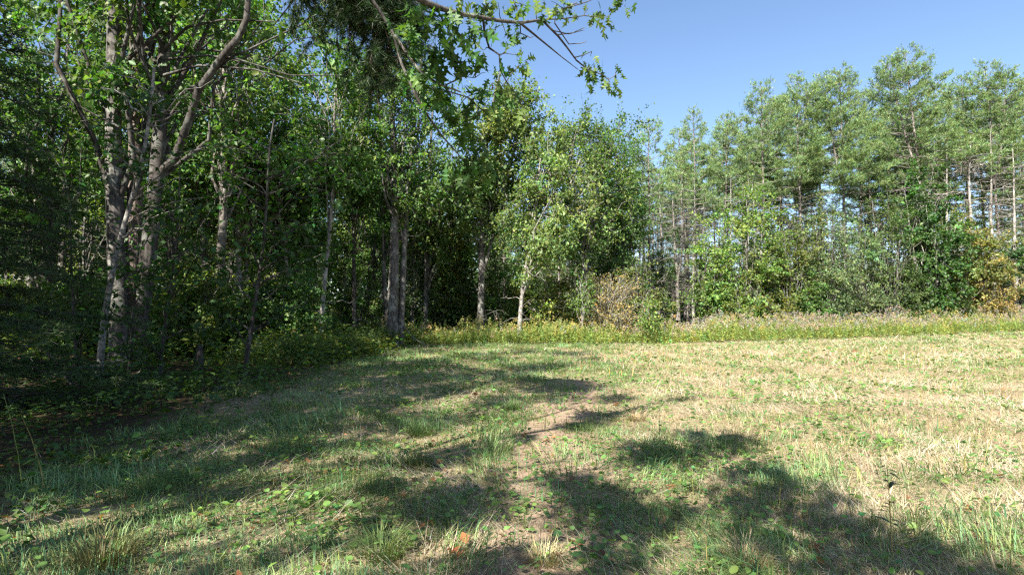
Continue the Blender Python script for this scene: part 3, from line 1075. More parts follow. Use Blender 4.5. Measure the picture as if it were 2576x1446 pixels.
# ------------------------------------------------------------------ trees beside and behind the camera that shade the foreground
SHADE = [  # x, y, kind, index, scale
    (-11.5, -3.5, 't', 0, 1.05), (-12.5, 1.0, 't', 1, 1.1), (-13.0, -8.0, 'p', 0, 1.0), (-15, 5, 'p', 1, 1.05), (-11.2, 5.6, 't', 3, 1.0),
    (-17, 9.5, 't', 4, 1.0), (-15.5, 13.5, 't', 2, .95), (-17, -3, 't', 3, 1.1), (-10.4, 8.6, 't', 2, .66), (-9.2, 3.0, 't', 4, 1.1), (-20, 15, 't', 0, 1.1), (-14, -13, 't', 1, 1.1), (-15.0, 9.0, 't', 1, .85), (-13.3, 10.4, 't', 3, .62), (-18.5, 12.5, 't', 3, .9), (-13.6, 3.4, 't', 0, .8),
    (-16.6, 7.2, 't', 2, .7), (-17.3, 14.6, 't', 1, .7), (-12.2, 8.0, 't', 4, .72), (-19.5, 17.5, 't', 4, .8), (-10.9, 7.2, 't', 0, .55),
]
for i, (x, y, k, j, sc) in enumerate(SHADE):
    src = SRC[k][j % len(SRC[k])][0]
    copy_tree(src, (x, y, float(gh(x, y)) - .03), i * 1.3, sc, f'{KINDW[k]} beside the viewer left of the picture, {ordw(i + 1)} of a row', 'trees shading the foreground')

# ------------------------------------------------------------------ red oak leaf
LEAF_GEO = {}


def oak_leaf_mesh(name, mat, L=.185, W=.125, curl=.25, seed=0):
    rs = RS(400 + seed)
    half = [(0.0, .0), (.10, .06), (.20, .05), (.26, .30), (.30, .34), (.33, .14), (.40, .10), (.50, .46), (.56, .50), (.57, .22), (.64, .13), (.74, .36), (.80, .36), (.79, .14), (.88, .09), (1.0, .0)]
    mid = [u for u, w in half]
    V, Q = [], []
    for sgn in (1, -1):
        o = len(V)
        k = len(half)
        for (u, w) in half:
            uu = u + (rs.normal(0, .012) if 0 < u < 1 else 0)
            cz = -curl * L * (uu - .3) ** 2 * 1.6
            V.append((0, uu * L, cz))
            ww = w * (1 + rs.normal(0, .1))
            V.append((sgn * ww * W * 2 * .55, uu * L + abs(w) * .08 * L, cz + ww * W * .22 - ww * ww * W * .5))
        for q in range(k - 1):
            a = o + 2 * q
            f = (a, a + 1, a + 3, a + 2)
            Q.append(f if sgn > 0 else f[::-1])
    m = MB()
    m.add(np.array(V), None, Q)
    me = m.mesh(name, mat)
    LEAF_GEO[me.name] = (np.array(V), np.array(Q))
    return me


def orient(o, pos, D, N, sc=1.0):
    """mesh +Y along D, +Z near N"""
    from mathutils import Matrix
    D = unit(np.asarray(D, float))
    X = unit(np.cross(D, N))
    Zv = np.cross(X, D)
    M = Matrix(((X[0] * sc, D[0] * sc, Zv[0] * sc, pos[0]), (X[1] * sc, D[1] * sc, Zv[1] * sc, pos[1]), (X[2] * sc, D[2] * sc, Zv[2] * sc, pos[2]), (0, 0, 0, 1)))
    o.matrix_local = M


OAKM = [oak_leaf_mesh('leaf', M_OAK, seed=i, curl=.2 + .5 * i) for i in range(3)]
OAKY = [oak_leaf_mesh('leaf', M_OAKY, seed=5 + i, curl=.3 + .7 * i) for i in range(2)]
OAKB = [oak_leaf_mesh('leaf', M_BROWN, seed=8, curl=.7)]
SAPL = [oak_leaf_mesh('leaf', M_MAPLE, L=.19, W=.15, seed=11 + i, curl=.2 + .2 * i) for i in range(3)]


def join_leaf(mb, me, pos, D, N, sc, C):
    V, Q = LEAF_GEO[me.name]
    D = unit(np.asarray(D, float))
    X = unit(np.cross(D, N))
    Zv = np.cross(X, D)
    mb.add((V[:, :1] * X + V[:, 1:2] * D + V[:, 2:] * Zv) * sc + pos, None, Q, C)


def put_leaf(parent, me, pos, D, N, sc):
    o = bpy.data.objects.new('leaf', me)
    COL.objects.link(o)
    o.parent = parent
    orient(o, pos, D, N, sc)
    return o


# ------------------------------------------------------------------ the overhanging red oak
rs = RS(420)
ob = np.array([-7.3, -3.0, float(gh(-7.3, -3.0))])
oak = empty('red_oak', ob, 'red oak whose leafy branch hangs into the sky at the top of the view', 'tree')
limbA = np.vstack([[ob + [.1, .1, 4.4]], [ob + [3.2, 3.6, 5.2]], [at(985, -70, 4.4)], [at(1035, -12, 4.6)], [at(1075, 8, 4.7)], [at(1110, 22, 4.8)], [at(1160, 36, 5.0)],
                   [at(1205, 44, 5.1)], [at(1260, 53, 5.3)], [at(1310, 58, 5.45)], [at(1350, 52, 5.6)], [at(1372, 52, 5.7)], [at(1420, 22, 5.8)], [at(1450, 8, 5.9)]])
limbB = np.vstack([[ob + [.1, .1, 3.6]], [ob + [3.4, 4.4, 4.9]], [at(905, -40, 5.0)], [at(950, 20, 5.1)], [at(990, 85, 5.2)], [at(1010, 160, 5.3)], [at(1045, 240, 5.4)], [at(1075, 290, 5.5)],
                   [at(1110, 340, 5.6)], [at(1150, 385, 5.7)], [at(1180, 420, 5.8)]])
limbC = np.vstack([limbB[4], [at(1020, 130, 5.2)], [at(1060, 185, 5.2)], [at(1110, 215, 5.3)], [at(1160, 232, 5.4)]])
subs = {
    'D': [(1215, 46, 5.15), (1222, 75, 5.2), (1236, 112, 5.3), (1252, 140, 5.3), (1262, 175, 5.35), (1277, 205, 5.4), (1300, 250, 5.45), (1322, 300, 5.5)],
    'E': [(1308, 58, 5.45), (1345, 85, 5.6), (1385, 120, 5.8), (1420, 145, 5.9), (1455, 176, 6.0)],
    'F': [(1366, 53, 5.7), (1402, 88, 5.8), (1430, 120, 5.9), (1450, 150, 6.0), (1478, 172, 6.1), (1510, 192, 6.2), (1535, 196, 6.25), (1548, 190, 6.25)],
    'G': [(1372, 50, 5.7), (1420, 50, 5.8), (1470, 40, 5.9), (1520, 42, 6.0), (1535, 40, 6.0)],
    'H': [(1420, 22, 5.8), (1470, 5, 5.9), (1530, -20, 6.0), (1560, -10, 6.05)],
    'I': [(1366, 55, 5.7), (1395, 75, 5.8), (1430, 80, 5.9), (1470, 76, 5.95)],
    'J': [(1402, 88, 5.8), (1440, 84, 5.9), (1470, 70, 5.95)],
    'K': [(1308, 58, 5.45), (1312, 85, 5.5), (1330, 98, 5.5), (1342, 92, 5.5)],
    'L': [(1095, 15, 4.8), (1120, 60, 4.85), (1140, 95, 4.9)],
    'M': [(1395, 58, 5.75), (1435, 110, 5.9), (1460, 112, 5.9), (1475, 105, 5.95)],
    'N': [(1120, 215, 5.3), (1165, 196, 5.3), (1195, 196, 5.35)],
    'O': [(1110, 225, 5.35), (1175, 245, 5.4), (1225, 290, 5.5), (1260, 305, 5.5)],
    'P': [(1300, 27, 5.3), (1292, 5, 5.3), (1285, -15, 5.3)],
    'Q': [(1445, 145, 5.95), (1470, 142, 6.0), (1488, 130, 6.05)],
}
tr = MB()
Pt, Rt = stem([[0, 0, 0], [.1, .05, 2], [-.1, .1, 4], [.1, -.1, 7], [0, 0, 11]], .27, .05)
tr.tube(Pt, Rt, 12)
tr.build('trunk', B_GREY, oak, None, True)
paths = []
for P, r0, r1 in ((limbA, .085, .016), (limbB, .075, .012), (limbC, .016, .007)):
    m = MB()
    R = np.linspace(r0, r1, len(P))
    if P is limbA:
        R = np.array([.10, .07, .034, .028, .026, .024, .022, .020, .018, .016, .013, .012, .009, .006])
    if P is limbB:
        R = np.array([.09, .06, .018, .016, .015, .014, .013, .011, .009, .007, .005])
    m.tube(P - ob, R, 8)
    m.build('limb', B_GREY, oak, None, True)
    paths.append(P)
for k, pts in subs.items():
    P = np.array([at(*q) for q in pts])
    m = MB()
    r0 = .013 if k in 'DEF' else .007
    P[1:-1] += rs.normal(0, .012, (len(P) - 2, 3))
    m.tube(P - ob, np.linspace(r0, .0035, len(P)), 5)
    m.build('branch', B_DARK, oak, None, True)
    paths.append(P)
CL = [(1164, 12, 4.9, 5), (1194, 22, 5, 6), (1227, 22, 5.1, 6), (1253, 20, 5.2, 6), (1297, 28, 5.3, 6), (1320, 25, 5.4, 5), (1346, 26, 5.5, 7), (1386, 16, 5.7, 7), (1403, 34, 5.7, 7), (1430, 28, 5.8, 7),
      (1453, 25, 5.9, 6), (1480, 33, 5.9, 5), (1496, 58, 6, 6), (1512, 64, 6, 6), (1549, 14, 6, 7), (1568, 18, 6.05, 6), (1184, 64, 5.05, 7), (1243, 60, 5.2, 5), (1262, 72, 5.3, 3), (1210, 98, 5.2, 6), (1219, 82, 5.2, 4),
      (1280, 110, 5.35, 7), (1292, 104, 5.4, 5), (1290, 78, 5.4, 3), (1303, 152, 5.4, 6), (1308, 172, 5.45, 7), (1207, 168, 5.3, 5), (1250, 200, 5.35, 6), (1221, 196, 5.3, 4), (1267, 230, 5.4, 6), (1282, 250, 5.45, 7),
      (1252, 262, 5.4, 5), (1327, 256, 5.5, 4), (1320, 296, 5.5, 7), (1334, 314, 5.5, 6), (1303, 298, 5.5, 6), (1486, 154, 6.1, 4), (1495, 172, 6.15, 8), (1506, 196, 6.2, 6), (1489, 214, 6.15, 7), (1531, 206, 6.25, 7),
      (1536, 222, 6.25, 5), (1549, 190, 6.25, 3), (1480, 192, 6.1, 6), (1007, 80, 5.1, 8), (1037, 98, 5.1, 8), (1104, 62, 4.9, 7), (1127, 76, 4.9, 9), (1087, 122, 5.1, 8), (1130, 128, 5, 9), (1064, 146, 5.2, 8),
      (1147, 156, 5.1, 8), (1160, 174, 5.2, 6), (1110, 228, 5.3, 8), (1127, 272, 5.4, 8), (1144, 295, 5.4, 7), (1167, 328, 5.5, 7), (1174, 346, 5.6, 6), (1220, 374, 5.7, 6), (1207, 412, 5.8, 8), (1233, 428, 5.8, 7),
      (1174, 452, 5.8, 7), (1150, 432, 5.8, 4), (1252, 252, 5.5, 4), (1220, 247, 5.4, 6), (1240, 300, 5.5, 5), (1190, 270, 5.4, 6), (1095, 30, 4.8, 6), (1060, 60, 4.9, 7), (1030, 30, 4.8, 6), (1085, 180, 5.2, 7),
      (1190, 110, 5.1, 4), (1040, 200, 5.3, 6), (1070, 255, 5.4, 6), (1215, 140, 5.2, 5)]
allp = np.concatenate(paths)
made = 0
tw2, extra = MB(), MB()
for ci, (px, py, d, n) in enumerate(CL):
    c = at(px, py, d)
    j = np.argmin(np.linalg.norm(allp - c - np.array([0, 0, .03]), axis=1))
    a = allp[j]
    top = c + np.array([0, 0, .05])
    P = curve(a, top, unit(top - a) + [0, 0, .3], 4, .04, rs)
    tw2.tube(P - ob, [.005, .004, .003, .002], 4)
    for q in range(int(n * 1.15)):
        pos = top + rs.normal(0, .06, 3) * np.array([1.1, 1, .8])
        D = unit(rs.normal(0, .45, 3) + np.array([0, 0, -1.0]))
        N = rs.normal(0, 1, 3) + np.array([0, -.2, .3])
        brown = (px, py) in ((1150, 432), (1221, 196), (1190, 110)) and rs.random() < .6
        pale = py < 60 or px > 1260
        me = OAKB[0] if brown else (OAKY[rs.integers(2)] if (rs.random() < (.6 if pale else .2)) else OAKM[rs.integers(3)])
        if made < 300:
            put_leaf(oak, me, pos - ob, D, N, rs.uniform(.45, 1.0) * (.95 if px < 1180 else .8))
            made += 1
        else:
            join_leaf(extra, me, pos - ob, D, N, rs.uniform(.7, 1.0), palette(rs, 1, (.05, .11, .024))[0])
tw2.build('twig', B_DARK, oak, 'stuff', True)
# the crown over and behind the viewer, whose clumps throw the dappled shade on the grass
SHV = np.array([math.sin(SUN_DIR), math.cos(SUN_DIR), 0]) / math.tan(SUN_EL)
cr_rs = RS(421)
CLUMP_NEAR = [(1500, 1270, .50), (1560, 1330, .35), (1430, 1205, .32), (1800, 1115, .5), (1900, 1180, .5), (1700, 1140, .45), (1740, 1085, .3), (1850, 1095, .35), (1620, 1150, .33), (1500, 1240, .36), (1600, 1270, .25), (2000, 1240, .45), (2100, 1300, .45), (2250, 1350, .42), (2350, 1395, .4),
              (1850, 1250, .45), (1950, 1330, .5), (2100, 1400, .5), (1700, 1290, .3), (2450, 1425, .35), (1620, 1120, .35), (1150, 1225, .55), (1050, 1290, .42), (1110, 1270, .4), (1080, 1160, .45), (1200, 1285, .38), 
              (1180, 1140, .5), (1000, 1230, .25), (700, 1150, .65), (800, 1080, .7), (600, 1240, .3), (450, 1240, .4), 
              (540, 1190, .6), (1330, 1100, .18), (1260, 1420, .22), (1520, 1430, .3), (330, 1200, .7), (120, 1250, .6)]
CLUMP_MID = [(300, 1070, .9), (500, 1090, .8), (150, 1130, .9), (420, 1160, .6), (620, 1040, .9), (60, 1210, .8), (1000, 1040, .7), (1150, 1050, .7), (1250, 1010, .75), (900, 1000, 1.0), (1480, 972, .8), (1400, 1000, .7), (1555, 1000, .55), (1440, 1066, .35), (1505, 1050, .35), (1330, 975, .5),
             (800, 1010, .9), (700, 1060, .9), (1130, 985, .6)]


def clump(mb, tw, P0, R0, org, px, py, r, z, rs, leaf=.15):
    g = at(px, py, EYE * 1431 / (py - 787))
    c = np.array([g[0], g[1], 0]) - SHV * z + np.array([0, 0, z]) - org
    a, ra = on_path(P0, R0, np.clip((c[2] - rs.uniform(1, 2.5)) / P0[-1, 2], .25, .95))
    Pb = curve(a, c, unit(c - a) + [0, 0, .35], 7, .02, rs)
    tw.tube(Pb, np.linspace(min(.05, ra * .5), .008, 7), 5)
    n = int(400 * r * r + 50)
    p = rs.normal(0, 1, (n, 3))
    p = unit(p) * rs.random((n, 1)) ** .45 * r * 1.15 + c
    sub = rs.normal(0, r * .6, (5, 3)) + c
    p = p * .7 + sub[rs.integers(0, 5, n)] * .3
    mb.leaves(p, rs.normal(size=(n, 3)) + [0, 0, -.5], unit(rs.normal(0, .6, (n, 3)) + [0, 0, .7]), rs.uniform(.13, .19, n), rs.uniform(.09, .13, n), palette(rs, n, G_MID))


cm = MB()
for (px, py, r) in CLUMP_NEAR:
    clump(extra, cm, Pt, Rt, ob, px, py, r, cr_rs.uniform(6.0, 8.0), cr_rs)
for (px, py, r) in CLUMP_MID:
    clump(extra, cm, Pt, Rt, ob, px, py, r, cr_rs.uniform(9, 11.0), cr_rs)
cm.build('branch', B_GREY, oak, 'stuff', True)
extra.build('crown', M_LEAF, oak, 'stuff')


b = np.array([-6.4, 1.2, float(gh(-6.4, 1.2))])
t = empty('maple_tree', b, 'tall maple beside the viewer whose crown shades the far grass', 'tree', 'trees shading the foreground')
Pm, Rm = stem([[0, 0, 0], [.1, .2, 7], [0, .4, 13], [.3, .5, 18]], .24, .05)
mb_ = MB()
mb_.tube(Pm, Rm, 10)
mb_.build('trunk', B_GREY, t, None, True)
mb_, tw_ = MB(), MB()
for (px, py, r, z) in ((1300, 886, 1.3, 16), (1430, 889, 1.1, 16), (1180, 896, 1.4, 15.5), (1350, 925, .9, 14), (1030, 915, 1.5, 15), (900, 940, 1.4, 14), (1200, 940, .9, 13.5), (1100, 950, .9, 13), (800, 960, 1.3, 12.5),
                       (1000, 975, .9, 12), (1250, 905, 1.0, 15), (940, 895, 1.6, 16.5), (1060, 885, 1.4, 17), (1480, 900, .6, 15.5), (850, 905, 1.6, 15.5)):
    clump(mb_, tw_, Pm, Rm, b, px, py, r, z, cr_rs, .16)
tw_.build('branch', B_GREY, t, 'stuff', True)
mb_.build('crown', M_LEAF, t, 'stuff')

# ------------------------------------------------------------------ saplings with big leaves in the shade on the left
def sapling(k, px, d, pts, r0, r1, clusters, nobj, nmore, lab, bark, base_py, name='oak_sapling', cut=3):
    rs = RS(450 + k)
    b = ground_at(px, d)
    t = empty(name, b, lab, 'sapling')
    P, R = px_stem(pts, d, b, r0, r1, 1.25)
    m = MB()
    m.tube(P, R, 9)
    m.build('trunk', bark, t, None, True)
    br, lf = MB(), MB()
    tot = len(clusters)
    w = np.array([c[3] for c in clusters], float)
    w /= w.sum()
    for ci, c in enumerate(clusters):
        cx, cy, dz, wt, rad = c
        cen = at(cx, cy, d + dz) - b
        j = np.argmin(np.abs(P[:, 2] - (cen[2] - .45 * np.linalg.norm((cen - P[np.argmin(np.abs(P[:, 2] - cen[2]))])[:2]))))
        a = P[j]
        Pb = curve(a, cen, unit(cen - a) + [0, 0, .25], 6, .03, rs)
        br.tube(Pb, np.linspace(min(.022, R[j] * .6), .006, 6), 5)
        no, nm = int(round(nobj * w[ci])), int(round(nmore * w[ci]))
        for q in range(no + nm):
            tt = rs.uniform(.35, 1.05)
            p0, _ = on_path(Pb, np.ones(6), min(tt, 1))
            pos = p0 + rs.normal(0, 1, 3) * np.array([rad, rad, rad * .55]) * (.35 + .65 * tt)
            D = unit(rs.normal(0, .6, 3) * np.array([1, 1, .5]) + unit(pos - P[j]) * .5 + [0, 0, -.45])
            N = unit(rs.normal(0, .45, 3) + [0, 0, 1])
            if q < no:
                me = SAPL[rs.integers(3)] if rs.random() > .04 else OAKY[0]
                put_leaf(t, me, pos, D, N, rs.uniform(.75, 1.2))
            else:
                lf.leaves(pos[None], D[None], N[None], rs.uniform(.13, .19), .115, palette(rs, 1, (.035, .085, .018)))
            if rs.random() < .3:
                br.tube(np.array([p0, (p0 + pos) / 2 + [0, 0, .02], pos]), [.004, .003, .002], 3)
    br.build('branch', bark, t, 'stuff', True)
    if lf.n:
        lf.build('crown', M_LEAF, t, 'stuff')
    return t


def scatter(k, x0, x1, y0, y1, n, dz=1.2, rad=.3):
    rs = RS(480 + k)
    return [(rs.uniform(x0, x1), rs.uniform(y0, y1), rs.normal(0, dz), rs.uniform(.5, 1.5), rad) for _ in range(n)]


sapling(0, 253, 13.5, [(250, 953), (257, 850), (266, 778), (280, 700), (293, 638), (306, 590), (319, 545), (332, 500), (346, 452), (358, 400), (369, 346), (382, 246), (388, 170)], .085, .03,
        scatter(0, 240, 560, 180, 560, 20, .5) + [(350, 420, -.5, 1, .2), (330, 415, -.6, .6, .15), (400, 560, 0, .6, .2), (250, 330, 0, 1, .3)], 200, 260,
        'leaning pale grey sapling crossing in front of the massive three stemmed tree', B_SAPL, 953)
sapling(1, 616, 13.2, [(615, 957), (622, 880), (634, 820), (642, 760), (655, 680), (664, 600), (672, 500), (676, 380), (690, 300)], .062, .018,
        scatter(1, 470, 880, 340, 800, 44, 1.0, .32), 290, 900, 'dark thin oak sapling with a dense leafy crown, rightmost of the shaded saplings', B_DARK, 957)
sapling(2, 400, 13.8, [(398, 953), (410, 860), (424, 760), (440, 640), (450, 520), (452, 420)], .05, .015, scatter(2, 330, 560, 420, 860, 24), 120, 420,
        'thin dark sapling between the leaning pale one and the leafy oak sapling', B_DARK, 953)
sapling(3, 328, 15, [(326, 935), (333, 830), (338, 760), (345, 640), (350, 560)], .05, .015, scatter(3, 240, 430, 480, 880, 18), 90, 300,
        'slim sapling standing against the furrowed base of the massive tree', B_DARK, 935)
sapling(4, 200, 12.5, [(196, 965), (190, 860), (180, 700), (176, 520)], .045, .015, scatter(4, 60, 250, 300, 900, 22), 60, 320,
        'dark leafy sapling left of the leaning pale one', B_DARK, 965)
# ground seedlings with big pale leaves
for k, (px, d, h, n, lab) in enumerate(((375, 11.5, .42, 16, 'pale leaved oak seedling low in the shade left of the path'), (512, 11.2, .40, 14, 'small bright maple seedling in a spot of light near the fallen branch'),
                                        (520, 9.3, .3, 10, 'tiny seedling in the shaded grass at the left'), (250, 9.0, .45, 12, 'dark seedling under the boughs at the left'))):
    b = ground_at(px, d)
    t = empty('oak_seedling', b, lab, 'seedling')
    rs = RS(500 + k)
    m = MB()
    m.tube(np.array([[0, 0, -.03], [.01, 0, h * .5], [.03, .01, h]]), [.006, .005, .003], 5)
    m.build('stem', B_DARK, t)
    for q in range(n):
        a = rs.uniform(0, 2 * pi)
        z = h * rs.uniform(.45, 1.0)
        D = np.array([math.cos(a), math.sin(a), rs.uniform(-.3, .2)])
        put_leaf(t, OAKY[q % 2] if k == 1 else SAPL[q % 3], np.array([.02 + .07 * D[0], .07 * D[1], z]), D, [0, 0, 1] + rs.normal(0, .3, 3), rs.uniform(.6, 1.0))


# ------------------------------------------------------------------ dark conifers close on the left
def bough_tree(root, rs, H, r0, z0, rmax, col, nn=12, nl=.07, nw=.006, step=.33, az_lo=0, az_hi=2 * pi, droop=.25, dens=1.0):
    tb = MB()
    P, R = stem([[0, 0, 0], [.05, 0, H * .5], [0, .05, H]], r0, .02)
    tb.tube(P, R, 9)
    tb.build('trunk', B_DARK, root, None, True)
    br, nb = MB(), MB()
    TP, TD = [], []
    z = z0
    while z < H - .2:
        s = (z - z0) / (H - z0)
        for q in range(5):
            az = rs.uniform(az_lo, az_hi)
            hd = np.array([math.cos(az), math.sin(az), 0])
            side = np.array([-hd[1], hd[0], 0])
            L = rmax * (1 - s) ** .8 * rs.uniform(.35, 1.15) + .2
            dr = droop * rs.uniform(.2, 2.2)
            p0 = np.array([0, 0, z + rs.normal(0, .15)])
            tip = p0 + hd * L + np.array([0, 0, -dr * L + .1])
            Pb = curve(p0, tip, hd + np.array([0, 0, .15]), 6, .02, rs)
            br.tube(Pb, np.linspace(.02, .005, 6), 4)
            ns = int(L * 8)
            for u in range(ns):
                t2 = rs.uniform(.2, 1)
                a2, _ = on_path(Pb, np.ones(6), t2)
                sg = 1 if u % 2 else -1
                l2 = (.2 + .38 * L * (1.1 - t2)) * rs.uniform(.6, 1.2)
                d2 = unit(hd * .7 + side * sg * rs.uniform(.4, 1) + np.array([0, 0, -.1]))
                b2 = a2 + d2 * l2
                br.tube(np.array([a2, (a2 + b2) / 2, b2]), [.006, .004, .003], 3)
                m = max(3, int(l2 * 22 * dens))
                tt = rs.uniform(.1, 1.05, m)[:, None]
                TP.append(a2 + (b2 - a2) * tt + rs.normal(0, .03, (m, 3)))
                TD.append(np.repeat(d2[None], m, 0) + rs.normal(0, .25, (m, 3)))
        z += step * rs.uniform(.7, 1.3)
    br.build('branch', B_DARK, root, 'stuff', True)
    tufts(nb, rs, np.concatenate(TP), np.concatenate(TD), nn, nl, nw, col, .2, .8)
    nb.build('crown', M_NEEDLE, root, 'stuff')


b = np.array([-9.6, 9.6, float(gh(-9.6, 9.6))])
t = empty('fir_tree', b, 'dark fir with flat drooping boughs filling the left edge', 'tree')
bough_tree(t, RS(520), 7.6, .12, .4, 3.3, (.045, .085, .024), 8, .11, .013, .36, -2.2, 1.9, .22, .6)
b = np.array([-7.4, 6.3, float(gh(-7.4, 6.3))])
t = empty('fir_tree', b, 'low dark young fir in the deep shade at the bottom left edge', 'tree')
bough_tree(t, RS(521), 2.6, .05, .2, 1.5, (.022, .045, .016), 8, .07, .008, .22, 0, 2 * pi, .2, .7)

# white pine beside the viewer with a bough that hangs in at the top
b = np.array([-6.6, 2.4, float(gh(-6.6, 2.4))])
rs = RS(530)
t = empty('white_pine', b, 'white pine whose dark needled bough hangs in at the top, left of the oak branch', 'tree')
tb = MB()
P, R = stem([[0, 0, 0], [.1, 0, 6], [0, .1, 12], [.1, 0, 16]], .26, .03)
tb.tube(P, R, 10)
tb.build('trunk', B_RED, t, None, True)
nb, br = MB(), MB()
TP, TD = [], []
ends = [at(760, 10, 7.6), at(820, 60, 7.4), at(880, 110, 7.2), at(930, 160, 7.0), at(960, 60, 6.8), at(1000, 170, 6.9), at(900, 30, 7.0), at(1020, 40, 6.6), at(850, -60, 7.2), at(960, 215, 7.1), at(1040, 95, 6.7), at(700, -40, 7.6), at(790, 110, 7.6),
        at(880, 190, 7.3), at(935, 250, 7.2), at(980, 110, 6.8), at(730, 60, 7.6), at(1010, 10, 6.5)]
hub = at(800, -330, 7.0)
mb_ = MB()
mb_.tube(curve(np.array([-6.5, 2.4, 8.4]), at(850, -120, 7.0), [1, .9, .2], 8) - b, np.linspace(.09, .03, 8), 7)
mb_.build('limb', B_RED, t, None, True)
LP = curve(np.array([-6.5, 2.4, 8.4]), at(850, -120, 7.0), [1, .9, .2], 8)
for e in ends:
    a = LP[rs.integers(5, 8)]
    Pb = curve(a, e, [.6, .5, -.1], 6, .03, rs)
    br.tube(Pb - b, np.linspace(.018, .005, 6), 4)
    L = np.linalg.norm(e - a)
    for u in range(66):
        a2, _ = on_path(Pb, np.ones(6), rs.uniform(.2, 1))
        d2 = unit(unit(e - a) * .6 + rs.normal(0, .6, 3) * [1, 1, .5])
        l2 = rs.uniform(.15, .5)
        br.tube(np.array([a2, a2 + d2 * l2]) - b, [.004, .003], 3)
        m = 9
        tt = rs.uniform(.1, 1.05, m)[:, None]
        TP.append(a2 + d2 * l2 * tt - b)
        TD.append(np.repeat(d2[None], m, 0) + rs.normal(0, .3, (m, 3)) + [0, 0, -.1])
# the rest of its crown, above and behind
for k in range(95):
    z = rs.uniform(7.5, 16)
    az = rs.uniform(0, 2 * pi)
    L = 3.4 * (1 - (z - 7.5) / 10) * rs.uniform(.6, 1)
    hd = np.array([math.cos(az), math.sin(az), 0])
    Pb = curve([0, 0, z], hd * L + [0, 0, z + .2 * L], hd, 5, .02, rs)
    br.tube(Pb, np.linspace(.03, .008, 5), 4)
    m = int(L * 14)
    q = np.array([on_path(Pb, np.ones(5), v)[0] for v in rs.uniform(.3, 1, m)])
    TP.append(q + rs.normal(0, .3, (m, 3)) * [1, 1, .4])
    TD.append(np.repeat(hd[None], m, 0) + rs.normal(0, .4, (m, 3)) + [0, 0, .5])
br.build('branch', B_RED, t, 'stuff', True)
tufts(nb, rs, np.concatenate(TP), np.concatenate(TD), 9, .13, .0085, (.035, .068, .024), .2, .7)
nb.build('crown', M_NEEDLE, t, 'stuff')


# ------------------------------------------------------------------ field: grass, straw, ground cover
def wedge(rs, y0, y1, dens):
    n = int(dens * (.95 * (y1 ** 2 - y0 ** 2) + 5.0 * (y1 - y0)))
    u = rs.random(n)
    a, bq = .95, 5.0
    c = -(a * y0 ** 2 + bq * y0) - u * (a * (y1 ** 2 - y0 ** 2) + bq * (y1 - y0))
    y = (-bq + np.sqrt(bq * bq - 4 * a * c)) / (2 * a)
    x = rs.uniform(-1, 1, n) * (.95 * y + 2.5)
    return x, y


def in_field(x, y, rs, soft=1.0):
    nz = vn(x, y, 1.3, 21) - .5
    f = sstep(-.5, 1.0, x - field_left(y) + 1.6 * nz)
    f = f * (y < field_far(x) + .4 + 1.2 * nz)
    return rs.random(len(x)) < f


def greenness(x, y):
    g = sstep(3.6, -.2, x - .06 * y + 2.2 * (vn(x, y, 1.6, 23) - .5)) * .8 + .12
    g = g + .6 * (vn(x, y, .55, 24) - .5) + .55 * (vn(x, y, 2.6, 27) - .5) + .3 * (vn(x, y * .35, 1.1, 29) - .5)
    g = g + .4 * sstep(21, 25, y) * sstep(8, 3, x) + .25 * sstep(-1.5, -3.5, x)
    return np.clip(g + .08 - .06 * sstep(4, 7, x) - .14 * sstep(1.5, 3, x) * sstep(9, 6, y), .09, .96)


GREEN_C = (.165, .25, .10)
STRAW_C = (.45, .375, .26)
rs = RS(600)
green, straw = MB(), MB()
for (y0, y1, dens, nb_, lod, wid) in ((2.7, 5.5, 330, 10, 0, .0065), (5.5, 9, 170, 10, 0, .0085), (9, 16, 75, 9, 1, .014), (16, 30, 40, 10, 1, .024), (30, 47, 18, 9, 1, .038)):
    x, y = wedge(rs, y0, y1, dens)
    k = in_field(x, y, rs)
    pd = path_d(x, y)
    k &= rs.random(len(x)) < np.where(y < 15, .2 + .8 * sstep(.2, .8, pd), 1)
    k &= rs.random(len(x)) < .35 + .9 * vn(x, y, .45, 25)
    x, y = x[k], y[k]
    g = greenness(x, y)
    isg = rs.random(len(x)) < g
    for sel, mbx in ((isg, green), (~isg, straw)):
        cx, cy = x[sel], y[sel]
        tall = .4 + 1.2 * vn(cx, cy, .6, 26) ** 1.6 + .5 * sstep(.7, .85, vn(cx, cy, .7, 28))
        m = len(cx) * nb_
        bx = np.repeat(cx, nb_) + rs.normal(0, .045 + .004 * y0, m)
        by_ = np.repeat(cy, nb_) + rs.normal(0, .045 + .004 * y0, m)
        P = np.stack([bx, by_, gh(bx, by_) - .012], -1)
        if mbx is green:
            L = np.repeat(tall, nb_) * rs.uniform(.07, .24, m)
            hue = np.repeat(palette(rs, len(cx), GREEN_C, .22, .18), nb_, 0) * np.exp(rs.normal(0, .15, m))[:, None]
            mbx.blades(P, rs.uniform(0, 2 * pi, m) * .5 + 5 * vn(bx, by_, .9, 37), rs.uniform(.08, 1.15, m), L, wid * rs.uniform(.6, 1.3, m), np.clip(hue, 0, .6), rs.uniform(.2, 1.1, m), lod)
        else:
            L = np.repeat(.6 + .3 * tall, nb_) * rs.uniform(.05, .17, m)
            w_ = (rs.random((len(cx), 1)) < .42) * 1.0
            hue = np.repeat(palette(rs, len(cx), STRAW_C, .16, .08) * (1 - w_) + palette(rs, len(cx), (.29, .31, .135), .16, .1) * w_, nb_, 0) * np.exp(rs.normal(0, .15, m))[:, None]
            mbx.blades(P, rs.uniform(0, 2 * pi, m), rs.uniform(.45, 1.5, m), L, wid * .6 * rs.uniform(.6, 1.3, m), np.clip(hue, 0, .7), rs.uniform(-.1, .6, m), lod)
